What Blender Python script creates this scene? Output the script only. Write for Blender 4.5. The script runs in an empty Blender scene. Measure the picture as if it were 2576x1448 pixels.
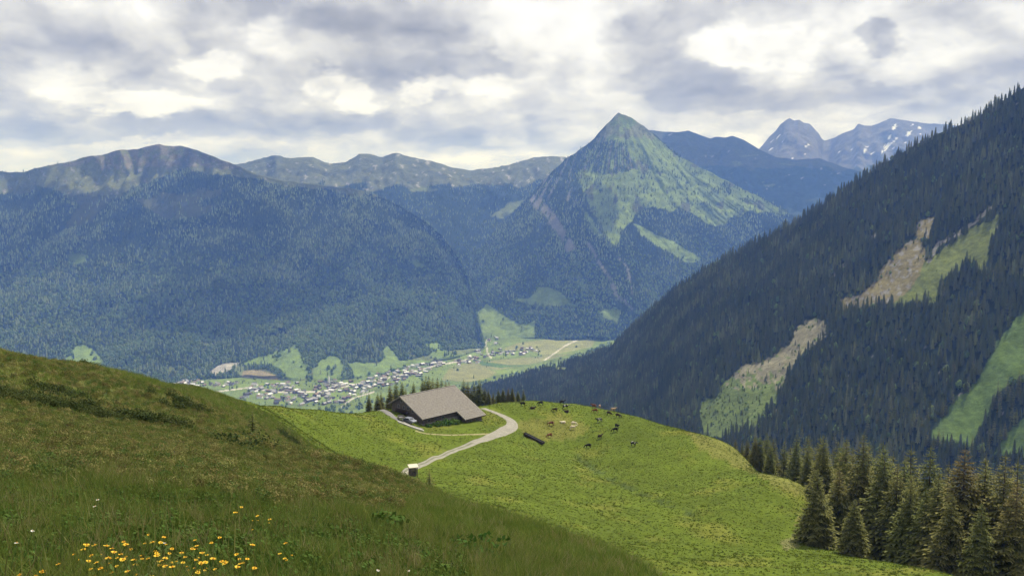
import bpy, bmesh, math, random
import numpy as np
from math import radians as R_, sin, cos, pi
from mathutils import Vector, Matrix

random.seed(7)
RNG = np.random.default_rng(11)
sc = bpy.context.scene
COL = sc.collection

# ------------------------------------------------------------------ camera, sky, sun, exposure
F, CX, CY = 2230.0, 1287.5, 724.0           # focal length and centre in units of a 2575 x 1448 frame
PITCH = R_(-5.23)
cam_d = bpy.data.cameras.new('camera')
cam_d.sensor_fit = 'HORIZONTAL'
cam_d.angle = 2 * math.atan(CX / F)
cam_d.clip_start = 0.1
cam_d.clip_end = 60000
cam = bpy.data.objects.new('camera', cam_d)
COL.objects.link(cam)
cam.location = (0, 0, 0)
cam.rotation_euler = (pi / 2 + PITCH, 0, 0)
sc.camera = cam

SUN_AZ, SUN_EL = R_(40), R_(56)             # azimuth to the right of the view
S = Vector((sin(SUN_AZ) * cos(SUN_EL), cos(SUN_AZ) * cos(SUN_EL), sin(SUN_EL)))
sun_d = bpy.data.lights.new('sun', 'SUN')
sun_d.energy = 4.6
sun_d.angle = R_(0.53)
sun_d.color = (1.0, 0.95, 0.86)
sun = bpy.data.objects.new('sun', sun_d)
COL.objects.link(sun)
sun.rotation_euler = S.to_track_quat('Z', 'Y').to_euler()

sc.view_settings.view_transform = 'Standard'
sc.view_settings.look = 'None'
sc.view_settings.gamma = 1
sc.view_settings.use_curve_mapping = False
sc.view_settings.exposure = 0.2
sc.render.engine = 'CYCLES'
sc.cycles.max_bounces = 5
sc.cycles.diffuse_bounces = 3
sc.cycles.glossy_bounces = 1
sc.cycles.volume_bounces = 1
sc.cycles.transparent_max_bounces = 24
sc.cycles.use_denoising = True
sc.cycles.sample_clamp_indirect = 4
sc.cycles.caustics_reflective = False
sc.cycles.caustics_refractive = False


def px_ang(px, py):
    """azimuth and elevation of a frame position"""
    x, u = (px - CX) / F, (CY - py) / F
    y = cos(PITCH) - sin(PITCH) * u
    z = sin(PITCH) + cos(PITCH) * u
    return math.atan2(x, y), math.atan2(z, math.hypot(x, y))


class NG:
    """small helper for node trees"""
    def __init__(s, tree):
        s.t = tree
    def n(s, kind, **kw):
        nd = s.t.nodes.new(kind)
        for k, v in kw.items():
            setattr(nd, k, v)
        return nd
    def l(s, a, b):
        s.t.links.new(a, b)
    def val(s, sock, v):
        if hasattr(v, 'is_output') or isinstance(v, bpy.types.NodeSocket):
            s.l(v, sock)
        else:
            sock.default_value = v
    def m(s, op, a, b=None, c=None, clamp=False):
        nd = s.n('ShaderNodeMath', operation=op, use_clamp=clamp)
        s.val(nd.inputs[0], a)
        if b is not None:
            s.val(nd.inputs[1], b)
        if c is not None:
            s.val(nd.inputs[2], c)
        return nd.outputs[0]
    def vm(s, op, a, b=None):
        nd = s.n('ShaderNodeVectorMath', operation=op)
        s.val(nd.inputs[0], a)
        if b is not None:
            s.val(nd.inputs[1], b)
        return nd.outputs['Value'] if op in ('LENGTH', 'DOT_PRODUCT') else nd.outputs[0]
    def noise(s, vec, scale, detail=5, rough=0.5, lac=2.0, out='Fac'):
        nd = s.n('ShaderNodeTexNoise')
        s.val(nd.inputs['Vector'], vec)
        nd.inputs['Scale'].default_value = scale
        nd.inputs['Detail'].default_value = detail
        nd.inputs['Roughness'].default_value = rough
        nd.inputs['Lacunarity'].default_value = lac
        return nd.outputs[out]
    def ramp(s, fac, stops, interp='LINEAR'):
        nd = s.n('ShaderNodeValToRGB')
        nd.color_ramp.interpolation = interp
        el = nd.color_ramp.elements
        while len(el) < len(stops):
            el.new(0.5)
        for e, (p, c) in zip(el, stops):
            e.position = p
            e.color = (*c, 1) if len(c) == 3 else c
        s.val(nd.inputs[0], fac)
        return nd.outputs[0]
    def maprange(s, v, a, b, c, d, smooth=False):
        nd = s.n('ShaderNodeMapRange', interpolation_type='SMOOTHSTEP' if smooth else 'LINEAR')
        s.val(nd.inputs[0], v)
        for i, q in enumerate((a, b, c, d)):
            s.val(nd.inputs[i + 1], q)
        return nd.outputs[0]
    def mix(s, f, a, b, blend='MIX'):
        nd = s.n('ShaderNodeMix', data_type='RGBA', blend_type=blend)
        s.val(nd.inputs['Factor'], f)
        s.val(nd.inputs[6], a if isinstance(a, bpy.types.NodeSocket) else (*a, 1))
        s.val(nd.inputs[7], b if isinstance(b, bpy.types.NodeSocket) else (*b, 1))
        return nd.outputs[2]


# ---- the sky: NISHITA above a nearly closed deck of cumulus
world = bpy.data.worlds.new('World')
sc.world = world
world.use_nodes = True
wt = world.node_tree
wt.nodes.clear()
g = NG(wt)
WS = 0.1
out = g.n('ShaderNodeOutputWorld')
bg = g.n('ShaderNodeBackground')
bg.inputs['Strength'].default_value = WS
g.l(bg.outputs[0], out.inputs[0])
sky = g.n('ShaderNodeTexSky', sky_type='NISHITA')
sky.sun_disc = False
sky.sun_elevation = SUN_EL
sky.sun_rotation = SUN_AZ
sky.altitude = 1600
D = g.n('ShaderNodeTexCoord').outputs['Generated']
sep = g.n('ShaderNodeSeparateXYZ')
g.l(D, sep.inputs[0])
AZ = g.m('ARCTAN2', sep.outputs[0], sep.outputs[1])
EL = g.m('ARCSINE', sep.outputs[2])
# flatten the deck towards the horizon
zf = g.m('MULTIPLY', g.m('LOGARITHM', g.m('ADD', g.m('MULTIPLY', g.m('MAXIMUM', sep.outputs[2], -.05), 1 / .16), 1.0), 2.718282), .58)
cds = g.n('ShaderNodeCombineXYZ')
g.l(sep.outputs[0], cds.inputs[0])
g.l(sep.outputs[1], cds.inputs[1])
g.l(zf, cds.inputs[2])
DS = cds.outputs[0]
w1 = g.noise(DS, 9.0, 6, 0.58, out='Color')
w2 = g.noise(DS, 42.0, 4, 0.6, out='Color')
warp = g.vm('ADD', g.vm('MULTIPLY', g.vm('SUBTRACT', w1, (.5, .5, .5)), (.10, .058, 0)), g.vm('MULTIPLY', g.vm('SUBTRACT', w2, (.5, .5, .5)), (.03, .022, 0)))
comb = g.n('ShaderNodeCombineXYZ')
g.l(AZ, comb.inputs[0])
g.l(EL, comb.inputs[1])
AE = g.vm('ADD', comb.outputs[0], warp)
# cloud masses: position and half size in the 2575-wide frame, lightness added, softness (0 = hard edge)
MASSES = [
    (330, 70, 420, 90, .04, .9), (590, 18, 130, 45, -.22, .5), (960, 80, 230, 100, -.30, .35), (1060, 165, 270, 48, -.26, .5),
    (1330, 50, 250, 100, .24, .6), (1500, 165, 130, 80, .18, .5), (1710, 120, 170, 110, -.26, .35), (1800, 205, 260, 46, -.26, .5),
    (1815, 100, 90, 55, .38, .35), (1930, 145, 120, 70, .30, .4), (2120, 60, 190, 80, .20, .6), (2280, 150, 180, 60, .17, .6),
    (2212, 92, 55, 46, -.40, .3), (2500, 30, 160, 60, -.10, .7), (2450, 200, 240, 80, -.04, .8), (2060, 255, 420, 24, -.24, .6),
    (450, 325, 430, 26, -.28, .6), (1130, 320, 420, 32, -.24, .7), (1400, 260, 140, 30, .06, .7), (360, 258, 170, 34, .34, .3),
    (610, 262, 240, 56, -.06, .5), (800, 232, 60, 42, .34, .4), (550, 165, 66, 40, .32, .4), (893, 256, 42, 48, .32, .4), (130, 205, 110, 44, .24, .4),
    (80, 320, 260, 36, -.12, .7), (300, 372, 300, 20, .16, .6), (1130, 395, 380, 22, .17, .7), (1880, 330, 520, 22, .12, .7), (1870, 345, 60, 20, .25, .5),
    (1160, 225, 170, 30, .26, .5), (1490, 312, 200, 22, .08, .7), (220, 140, 260, 50, -.10, .8), (690, 95, 60, 60, .16, .5), (640, 200, 140, 50, .10, .5), (1030, 240, 60, 26, .22, .4), (1300, 180, 90, 40, .14, .5),
]
acc = None
for px, py, hx, hy, amp, soft in MASSES:
    a, e = px_ang(px, py)
    v = g.vm('MULTIPLY', g.vm('SUBTRACT', AE, (a, e, 0)), (F / hx, F / hy, 0))
    f = g.maprange(g.vm('LENGTH', v), 1.25, 1.25 - .3 - .95 * soft, 0.0, amp, True)
    acc = f if acc is None else g.m('ADD', acc, f)

DW = g.vm('ADD', DS, g.vm('MULTIPLY', g.vm('SUBTRACT', w1, (.5, .5, .5)), (.07, .07, .07)))
def billow(vec, scale, det):
    return g.m('ABSOLUTE', g.m('SUBTRACT', g.noise(vec, scale, det, .5), .5))
def field(vec):
    return g.m('ADD', g.m('MULTIPLY', billow(vec, 7.5, 3), 1.5), g.m('MULTIPLY', g.noise(vec, 17., 7, .52), .62))
n_a = field(DW)
n_b = field(g.vm('ADD', DW, (.010, 0, .045)))
emb = g.m('MULTIPLY', g.m('SUBTRACT', n_a, n_b), .72)
emb = g.m('MINIMUM', g.m('MAXIMUM', emb, -.24), .40)
n_c = g.m('MULTIPLY', g.m('SUBTRACT', g.noise(DS, 4.5, 4, 0.5), .5), .55)
# thickness of the cloud: thin = glowing white, rim = brightest, thick = grey base
dens = g.m('ADD', g.m('SUBTRACT', g.m('SUBTRACT', .335, g.m('MULTIPLY', acc, 1.15)), n_c), g.m('MULTIPLY', g.m('SUBTRACT', .44, n_a), .50))
lumr = g.ramp(g.m('ADD', g.m('MULTIPLY', dens, .8), .25), [(0.0, (.98,) * 3), (.14, (.90,) * 3), (0.24, (1.03,) * 3), (.34, (.86,) * 3), (.46, (.71,) * 3), (.62, (.52,) * 3), (1., (.30,) * 3)], 'B_SPLINE')
lum = g.m('ADD', g.m('MULTIPLY', lumr, 1.0), emb)
ccol = g.ramp(g.m('MULTIPLY', lum, .8), [(0.14, (.27, .272, .285)), (0.32, (.405, .41, .43)), (0.46, (.57, .575, .59)), (0.62, (.735, .745, .765)), (.80, (.93, .945, .985)), (1.0, (1.12, 1.14, 1.20))])
warm = g.mix(g.maprange(EL, .02, .16, 1., 0., True), (1.0, .985, .965), (.99, .985, 1.02), 'MIX')
ccol = g.mix(1.0, ccol, warm, 'MULTIPLY')
cover = g.maprange(n_c, -.2, -.12, .90, 1.0, True)
ccol = g.vm('MULTIPLY', ccol, (1 / WS,) * 3)
g.l(g.mix(cover, sky.outputs[0], ccol), bg.inputs['Color'])

# ------------------------------------------------------------------ helpers

def ray(px, py):
    px, py = np.asarray(px, float), np.asarray(py, float)
    x, u = (px - CX) / F, (CY - py) / F
    return x, math.cos(PITCH) - math.sin(PITCH) * u, math.sin(PITCH) + math.cos(PITCH) * u


def at(px, py, Y):
    """the point on the sight line of a frame position at forward distance Y"""
    x, y, z = ray(px, py)
    k = np.asarray(Y, float) / y
    return x * k, y * k, z * k


def proj(X, Y, Z):
    cy = Y * math.cos(PITCH) + Z * math.sin(PITCH)
    cz = -Y * math.sin(PITCH) + Z * math.cos(PITCH)
    cy = np.maximum(cy, 1e-3)
    return CX + F * X / cy, CY - F * cz / cy


def hash2(ix, iy, seed):
    h = (ix * 374761393 + iy * 668265263 + seed * 1442695041) & 0xFFFFFFFF
    h = ((h ^ (h >> 13)) * 1274126177) & 0xFFFFFFFF
    return (h ^ (h >> 16)) & 0xFFFFFFFF


def perlin(x, y, seed=0):
    x, y = np.asarray(x, float), np.asarray(y, float)
    x0, y0 = np.floor(x).astype(np.int64), np.floor(y).astype(np.int64)
    fx, fy = x - x0, y - y0
    def gr(ix, iy, dx, dy):
        a = hash2(ix, iy, seed) * (2 * np.pi / 4294967296.0)
        return np.cos(a) * dx + np.sin(a) * dy
    u, v = fx ** 3 * (fx * (fx * 6 - 15) + 10), fy ** 3 * (fy * (fy * 6 - 15) + 10)
    a = gr(x0, y0, fx, fy)
    b = gr(x0 + 1, y0, fx - 1, fy)
    c = gr(x0, y0 + 1, fx, fy - 1)
    d = gr(x0 + 1, y0 + 1, fx - 1, fy - 1)
    return (a + u * (b - a) + v * (c - a + u * (a - b - c + d))) * 1.5


def fbm(x, y, octv=4, seed=0, gain=.5, ridged=False):
    s, amp, tot = 0, 1.0, 0
    for k in range(octv):
        n = perlin(x * 2 ** k + 17.3 * k, y * 2 ** k - 9.1 * k, seed + k)
        if ridged:
            n = 1 - 2 * np.abs(n)
        s = s + amp * n
        tot += amp
        amp *= gain
    return s / tot


def inside(poly, x, y):
    r = np.zeros(np.shape(x), bool)
    n = len(poly)
    for i in range(n):
        x1, y1 = poly[i]
        x2, y2 = poly[(i + 1) % n]
        if y1 == y2:
            continue
        c = ((y1 > y) != (y2 > y)) & (x < (x2 - x1) * (y - y1) / (y2 - y1) + x1)
        r ^= c
    return r


def near_line(line, x, y):
    d = np.full(np.shape(x), 1e9)
    for (x1, y1), (x2, y2) in zip(line, line[1:]):
        t = np.clip(((x - x1) * (x2 - x1) + (y - y1) * (y2 - y1)) / ((x2 - x1) ** 2 + (y2 - y1) ** 2), 0, 1)
        d = np.minimum(d, np.hypot(x - x1 - t * (x2 - x1), y - y1 - t * (y2 - y1)))
    return d


def np_mesh(name, V, Fq, cols=None, smooth=True):
    """V (n,3); Fq (m,3|4)"""
    V = np.ascontiguousarray(V, np.float32)
    Fq = np.ascontiguousarray(Fq, np.int32)
    me = bpy.data.meshes.new(name)
    me.vertices.add(len(V))
    me.vertices.foreach_set('co', V.ravel())
    k = Fq.shape[1]
    me.loops.add(Fq.size)
    me.loops.foreach_set('vertex_index', Fq.ravel())
    me.polygons.add(len(Fq))
    me.polygons.foreach_set('loop_start', np.arange(0, Fq.size, k, dtype=np.int32))
    me.polygons.foreach_set('use_smooth', np.full(len(Fq), smooth))
    me.update(calc_edges=True)
    me.validate()
    if cols is not None:
        a = me.attributes.new('Col', 'FLOAT_COLOR', 'POINT')
        c4 = np.ones((len(V), 4), np.float32)
        c4[:, :3] = cols
        a.data.foreach_set('color', c4.ravel())
    return me


def grid_faces(nr, nc):
    i = np.arange(nr * nc).reshape(nr, nc)
    return np.stack([i[:-1, :-1].ravel(), i[:-1, 1:].ravel(), i[1:, 1:].ravel(), i[1:, :-1].ravel()], 1)


def link(name, me, mat=None, parent=None):
    o = bpy.data.objects.new(name, me)
    COL.objects.link(o)
    if mat is not None and me is not None:
        me.materials.clear()
        me.materials.append(mat)
    if parent is not None:
        o.parent = parent
    return o


def empty(name, loc=(0, 0, 0), rz=0):
    o = bpy.data.objects.new(name, None)
    COL.objects.link(o)
    o.location = loc
    o.rotation_euler = (0, 0, rz)
    o.empty_display_size = .2
    return o


def tag(o, label, cat, group=None):
    o['label'] = label
    o['category'] = cat
    if group:
        o['group'] = group
    return o


def setting(o, kind='structure', label=None):
    o['kind'] = kind
    if label:
        o['label'] = label
    return o


def copy_thing(o, loc, rot=None, scale=None, label=None):
    c = o.copy()
    COL.objects.link(c)
    c.location = loc
    if rot is not None:
        c.rotation_euler = rot
    if scale is not None:
        c.scale = scale
    if label:
        c['label'] = label
    for ch in o.children:
        d = ch.copy()
        COL.objects.link(d)
        d.parent = c
        for gch in ch.children:
            e = gch.copy()
            COL.objects.link(e)
            e.parent = d
    return c


class MB:
    """collects boxes, prisms and tubes into one mesh"""
    def __init__(s):
        s.v, s.f = [], []
    def add(s, vs, fs):
        b = len(s.v)
        s.v += [tuple(v) for v in vs]
        s.f += [tuple(b + i for i in f) for f in fs]
        return s
    def box(s, x0, x1, y0, y1, z0, z1, M=None):
        vs = [Vector(p) for p in ((x0, y0, z0), (x1, y0, z0), (x1, y1, z0), (x0, y1, z0), (x0, y0, z1), (x1, y0, z1), (x1, y1, z1), (x0, y1, z1))]
        if M is not None:
            vs = [M @ v for v in vs]
        return s.add(vs, ((3, 2, 1, 0), (4, 5, 6, 7), (0, 1, 5, 4), (1, 2, 6, 5), (2, 3, 7, 6), (3, 0, 4, 7)))
    def slab(s, pts, n, t):
        """polygon pts thickened by t along n"""
        k = len(pts)
        n = Vector(n) * t
        vs = [Vector(p) for p in pts] + [Vector(p) + n for p in pts]
        fs = [tuple(range(k - 1, -1, -1)), tuple(range(k, 2 * k))] + [(i, (i + 1) % k, k + (i + 1) % k, k + i) for i in range(k)]
        return s.add(vs, fs)
    def tube(s, p, q, r0, r1=None, n=6, caps=True):
        p, q = Vector(p), Vector(q)
        r1 = r0 if r1 is None else r1
        d = (q - p).normalized()
        a = d.orthogonal().normalized()
        b = d.cross(a)
        vs = []
        for c, r in ((p, r0), (q, r1)):
            for i in range(n):
                t = 2 * pi * i / n
                vs.append(c + (a * cos(t) + b * sin(t)) * r)
        fs = [(i, (i + 1) % n, n + (i + 1) % n, n + i) for i in range(n)]
        if caps:
            fs += [tuple(range(n - 1, -1, -1)), tuple(range(n, 2 * n))]
        return s.add(vs, fs)
    def mesh(s, name, smooth=False, bevel=0):
        me = bpy.data.meshes.new(name)
        me.from_pydata(s.v, [], s.f)
        bm = bmesh.new()
        bm.from_mesh(me)
        bmesh.ops.recalc_face_normals(bm, faces=bm.faces)
        if bevel:
            bmesh.ops.bevel(bm, geom=bm.edges[:], offset=bevel, segments=1, affect='EDGES')
        bm.to_mesh(me)
        bm.free()
        me.polygons.foreach_set('use_smooth', [smooth] * len(me.polygons))
        return me
    def obj(s, name, mat, parent=None, smooth=False, bevel=0):
        return link(name, s.mesh(name, smooth, bevel), mat, parent)


# ------------------------------------------------------------------ materials

def new_mat(name):
    m = bpy.data.materials.new(name)
    m.use_nodes = True
    t = m.node_tree
    b = t.nodes['Principled BSDF']
    b.inputs['Roughness'].default_value = .9
    b.inputs['Specular IOR Level'].default_value = .15
    return m, NG(t), b


def simple(name, c1, c2, scale=6.0, rough=.85, bump=0.0, spec=.2, metal=0., stretch=(1, 1, 1), rand=0.0):
    m, g, b = new_mat(name)
    tc = g.n('ShaderNodeTexCoord').outputs['Object']
    v = g.vm('MULTIPLY', tc, stretch)
    n = g.noise(v, scale, 6, .6)
    c = g.mix(g.maprange(n, .3, .7, 0., 1.), c1, c2)
    if rand:
        oi = g.n('ShaderNodeObjectInfo').outputs['Random']
        hs = g.n('ShaderNodeHueSaturation')
        g.l(g.maprange(oi, 0., 1., 1 - rand, 1 + rand), hs.inputs['Value'])
        g.l(c, hs.inputs['Color'])
        c = hs.outputs[0]
    g.l(c, b.inputs['Base Color'])
    b.inputs['Roughness'].default_value = rough
    b.inputs['Specular IOR Level'].default_value = spec
    b.inputs['Metallic'].default_value = metal
    if bump:
        bp = g.n('ShaderNodeBump')
        bp.inputs['Strength'].default_value = bump
        bp.inputs['Distance'].default_value = .05
        g.l(n, bp.inputs['Height'])
        g.l(bp.outputs[0], b.inputs['Normal'])
    return m


def terrain_mat(name, scales, amount=.35, bump=.0, bumpscale=1., bdist=1.):
    m, g, b = new_mat(name)
    pos = g.n('ShaderNodeNewGeometry').outputs['Position']
    a = g.n('ShaderNodeAttribute', attribute_name='Col').outputs['Color']
    f = None
    for s_ in scales:
        n = g.maprange(g.noise(pos, s_, 6, .62), .25, .75, 1 - amount, 1 + amount)
        f = n if f is None else g.m('MULTIPLY', f, n)
    c = g.vm('SCALE', a)
    nd = c.node
    g.l(f, nd.inputs['Scale'])
    g.l(nd.outputs[0], b.inputs['Base Color'])
    b.inputs['Roughness'].default_value = 1
    b.inputs['Specular IOR Level'].default_value = .05
    if bump:
        bp = g.n('ShaderNodeBump')
        bp.inputs['Strength'].default_value = bump
        bp.inputs['Distance'].default_value = bdist
        g.l(g.noise(pos, bumpscale, 8, .65), bp.inputs['Height'])
        g.l(bp.outputs[0], b.inputs['Normal'])
    return m


def leaf_mat(name, dark, light, tipcol=None, rand=.35, huevar=.02, extra=None, transl=.25, stand=0.):
    """foliage: colour drawn per tree from dark to light, tips of the branches in tipcol"""
    m, g, b = new_mat(name)
    oi = g.n('ShaderNodeObjectInfo').outputs['Random']
    fac = oi
    if stand:
        sn = g.noise(g.n('ShaderNodeObjectInfo').outputs['Location'], stand, 4, .6)
        fac = g.m('ADD', g.m('MULTIPLY', oi, .45), g.maprange(sn, .34, .66, 0., .6), clamp=True)
    c = g.mix(fac, dark, light)
    if extra:
        thr, col = extra
        f7 = g.m('FRACT', g.m('MULTIPLY', oi, 7.31))
        if stand:
            f7 = g.m('ADD', g.m('MULTIPLY', f7, .75), g.maprange(sn, .38, .68, -.15, .42))
        c = g.mix(g.maprange(f7, thr, thr + .03, 0., 1.), c, col)
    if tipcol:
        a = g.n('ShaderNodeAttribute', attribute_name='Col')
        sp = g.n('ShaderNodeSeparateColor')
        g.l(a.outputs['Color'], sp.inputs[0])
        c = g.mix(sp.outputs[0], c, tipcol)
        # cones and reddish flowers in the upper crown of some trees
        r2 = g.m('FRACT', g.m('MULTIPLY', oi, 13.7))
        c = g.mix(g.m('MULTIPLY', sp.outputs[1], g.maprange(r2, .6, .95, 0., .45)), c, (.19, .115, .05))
    n = g.noise(g.n('ShaderNodeTexCoord').outputs['Object'], 1.3, 3, .6)
    hs = g.n('ShaderNodeHueSaturation')
    g.l(g.maprange(n, .3, .7, 1 - rand, 1 + rand), hs.inputs['Value'])
    g.l(g.maprange(g.m('FRACT', g.m('MULTIPLY', oi, 3.17)), 0., 1., .5 - huevar, .5 + huevar), hs.inputs['Hue'])
    g.l(c, hs.inputs['Color'])
    g.l(hs.outputs[0], b.inputs['Base Color'])
    b.inputs['Specular IOR Level'].default_value = .12
    if transl:
        tr = g.n('ShaderNodeBsdfTranslucent')
        g.l(hs.outputs[0], tr.inputs['Color'])
        mx = g.n('ShaderNodeMixShader')
        mx.inputs[0].default_value = transl
        g.l(b.outputs[0], mx.inputs[1])
        g.l(tr.outputs[0], mx.inputs[2])
        g.l(mx.outputs[0], m.node_tree.nodes['Material Output'].inputs['Surface'])
    return m


M_FAR = terrain_mat('mountain_surface', (.012, .05, .2), .28, .6, .03, 12.)
M_MID = terrain_mat('slope_surface', (.03, .12, .5), .28, .6, .12, 3.)
M_NEAR = terrain_mat('meadow_surface', (.12, .7, 4.0), .24, .5, 2.2, .25)
M_SPRUCE = leaf_mat('spruce_needles', (.042, .062, .022), (.095, .112, .036), (.32, .31, .10), .35)
M_SPRUCE_MID = leaf_mat('spruce_needles_slope', (.038, .056, .026), (.13, .145, .062), None, .4, .02, (.80, (.17, .185, .085)), .0, .012)
M_SPRUCE_FAR = leaf_mat('forest_foliage', (.020, .034, .017), (.13, .17, .07), None, .45, .02, (.62, (.28, .33, .15)), .0, .0035)
M_BROAD = leaf_mat('broadleaf_foliage', (.11, .17, .06), (.22, .29, .11), None, .3, .02, None, .2)
M_BARK = simple('spruce_bark', (.05, .038, .03), (.11, .085, .065), 3, .95, .4, stretch=(4, 4, .6))

# ------------------------------------------------------------------ instanced ground cover and woods (kind = stuff)
PROTO = bpy.data.collections.new('prototypes')   # never linked to the scene


def proto(name, me, mat):
    o = bpy.data.objects.new(name, me)
    me.materials.clear()
    me.materials.append(mat)
    PROTO.objects.link(o)
    return o


def scatter(name, pts, rot, scl, var, protos, label):
    me = bpy.data.meshes.new(name)
    n = len(pts)
    me.vertices.add(n)
    me.vertices.foreach_set('co', np.ascontiguousarray(pts, np.float32).ravel())
    a = me.attributes.new('rot', 'FLOAT_VECTOR', 'POINT')
    a.data.foreach_set('vector', np.ascontiguousarray(rot, np.float32).ravel())
    a = me.attributes.new('scl', 'FLOAT_VECTOR', 'POINT')
    scl = np.asarray(scl, np.float32)
    if scl.ndim == 1:
        scl = np.repeat(scl[:, None], 3, 1)
    a.data.foreach_set('vector', np.ascontiguousarray(scl).ravel())
    a = me.attributes.new('var', 'INT', 'POINT')
    a.data.foreach_set('value', np.ascontiguousarray(var, np.int32))
    o = link(name, me)
    ng = bpy.data.node_groups.new(name, 'GeometryNodeTree')
    ng.interface.new_socket('Geometry', in_out='INPUT', socket_type='NodeSocketGeometry')
    ng.interface.new_socket('Geometry', in_out='OUTPUT', socket_type='NodeSocketGeometry')
    N = ng.nodes.new
    L = ng.links.new
    gi, go = N('NodeGroupInput'), N('NodeGroupOutput')
    def attr(nm, ty):
        nd = N('GeometryNodeInputNamedAttribute')
        nd.data_type = ty
        nd.inputs['Name'].default_value = nm
        return nd.outputs['Attribute']
    e2r = N('FunctionNodeEulerToRotation')
    L(attr('rot', 'FLOAT_VECTOR'), e2r.inputs[0])
    sa, va = attr('scl', 'FLOAT_VECTOR'), attr('var', 'INT')
    jn = N('GeometryNodeJoinGeometry')
    for k, p in enumerate(protos):
        oi = N('GeometryNodeObjectInfo')
        oi.inputs['Object'].default_value = p
        oi.transform_space = 'ORIGINAL'
        try:
            oi.inputs['As Instance'].default_value = True
        except Exception:
            pass
        cp = N('FunctionNodeCompare')
        cp.data_type = 'INT'
        cp.operation = 'EQUAL'
        ins = [s for s in cp.inputs if s.type == 'INT']
        L(va, ins[0])
        ins[1].default_value = k
        ip = N('GeometryNodeInstanceOnPoints')
        L(gi.outputs[0], ip.inputs['Points'])
        L(cp.outputs[0], ip.inputs['Selection'])
        L(oi.outputs['Geometry'], ip.inputs['Instance'])
        L(e2r.outputs[0], ip.inputs['Rotation'])
        L(sa, ip.inputs['Scale'])
        L(ip.outputs[0], jn.inputs[0])
    L(jn.outputs[0], go.inputs[0])
    md = o.modifiers.new('scatter', 'NODES')
    md.node_group = ng
    setting(o, 'stuff', label)
    return o


def sample_grid(P, mask, n, rng=RNG):
    """n random points on the grid surface P (r,c,3), chosen by area times mask (r,c)"""
    a, b, d = P[:-1, :-1], P[:-1, 1:], P[1:, :-1]
    ar = np.linalg.norm(np.cross(b - a, d - a), axis=-1) * mask[:-1, :-1]
    w = ar.ravel() / ar.sum()
    k = rng.choice(len(w), n, p=w)
    i, j = np.unravel_index(k, ar.shape)
    u, v = rng.random(n)[:, None], rng.random(n)[:, None]
    p = (P[i, j] * (1 - u) * (1 - v) + P[i, j + 1] * u * (1 - v) + P[i + 1, j] * (1 - u) * v + P[i + 1, j + 1] * u * v)
    return p, i, j


# ---- trees
def spruce_crown(seed, H=20., rmax=.17, nwh=44, drop=.05):
    rg = random.Random(seed)
    V, Fc, Cc = [], [], []
    def tri(a, b, c, ta, tb, tc, zt):
        i = len(V)
        V.extend((a, b, c))
        Fc.append((i, i + 1, i + 2))
        for t in (ta, tb, tc):
            Cc.append((t, zt, 0))
    for w in range(nwh):
        f = (w + rg.random() * .6) / nwh
        z0 = H * (drop + (1 - drop) * (f ** .92))
        if z0 > H * .985:
            continue
        prof = (1 - z0 / H) ** .82
        if z0 < H * .2:
            prof *= .82 + .18 * z0 / (H * .2)
        R = H * rmax * prof + .12
        nb = 10 if f < .6 else (8 if f < .85 else 6)
        zt = max(0., min(1., (z0 / H - .55) / .35))
        for k in range(nb):
            if rg.random() < .06:
                continue
            az = 2 * pi * (k + rg.random()) / nb + w * .7
            Rb = R * rg.uniform(.72, 1.15)
            ca, sa = cos(az), sin(az)
            dz = rg.uniform(.20, .42) if z0 < H * .75 else rg.uniform(-.1, .2)
            cs = []
            for t in (0.06, .3, .55, .8, 1.0):
                r = Rb * t
                cs.append(Vector((ca * r, sa * r, z0 - Rb * (dz * t + .12 * t * t - .2 * t ** 4))))
            side = Vector((-sa, ca, 0))
            for i in range(4):
                wd = Rb * (.14, .21, .19, .11)[i] * rg.uniform(.75, 1.3)
                fr = Vector((ca, sa, 0)) * wd * .7
                t0, t1 = i / 4, (i + 1) / 4
                for sg in (-1, 1):
                    tip = cs[i + 1] + side * (sg * wd) + fr * rg.uniform(.3, 1.) - Vector((0, 0, wd * rg.uniform(.2, .7)))
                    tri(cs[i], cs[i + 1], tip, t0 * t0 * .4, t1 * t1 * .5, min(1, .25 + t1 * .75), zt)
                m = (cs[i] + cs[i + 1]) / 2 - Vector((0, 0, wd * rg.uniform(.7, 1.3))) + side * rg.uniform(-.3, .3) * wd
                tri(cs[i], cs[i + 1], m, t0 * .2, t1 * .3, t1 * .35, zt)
    # leader shoot
    for k in range(3):
        a = 2 * pi * k / 3
        tri(Vector((.08 * cos(a), .08 * sin(a), H * .93)), Vector((.08 * cos(a + 2), .08 * sin(a + 2), H * .93)), Vector((0, 0, H * 1.01)), .3, .3, 1, 1)
    return np_mesh('crown', np.array([tuple(v) for v in V]), np.array(Fc), np.array(Cc), smooth=False)


def trunk_mesh(H=20., r=.24):
    mb = MB()
    zs = [-1.2, .4, H * .3, H * .65, H * .95]
    rs = [r * 1.5, r * 1.1, r * .8, r * .45, r * .08]
    for i in range(4):
        mb.tube((0, 0, zs[i]), (0, 0, zs[i + 1]), rs[i], rs[i + 1], 7, False)
    return mb.mesh('trunk', True)


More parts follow.
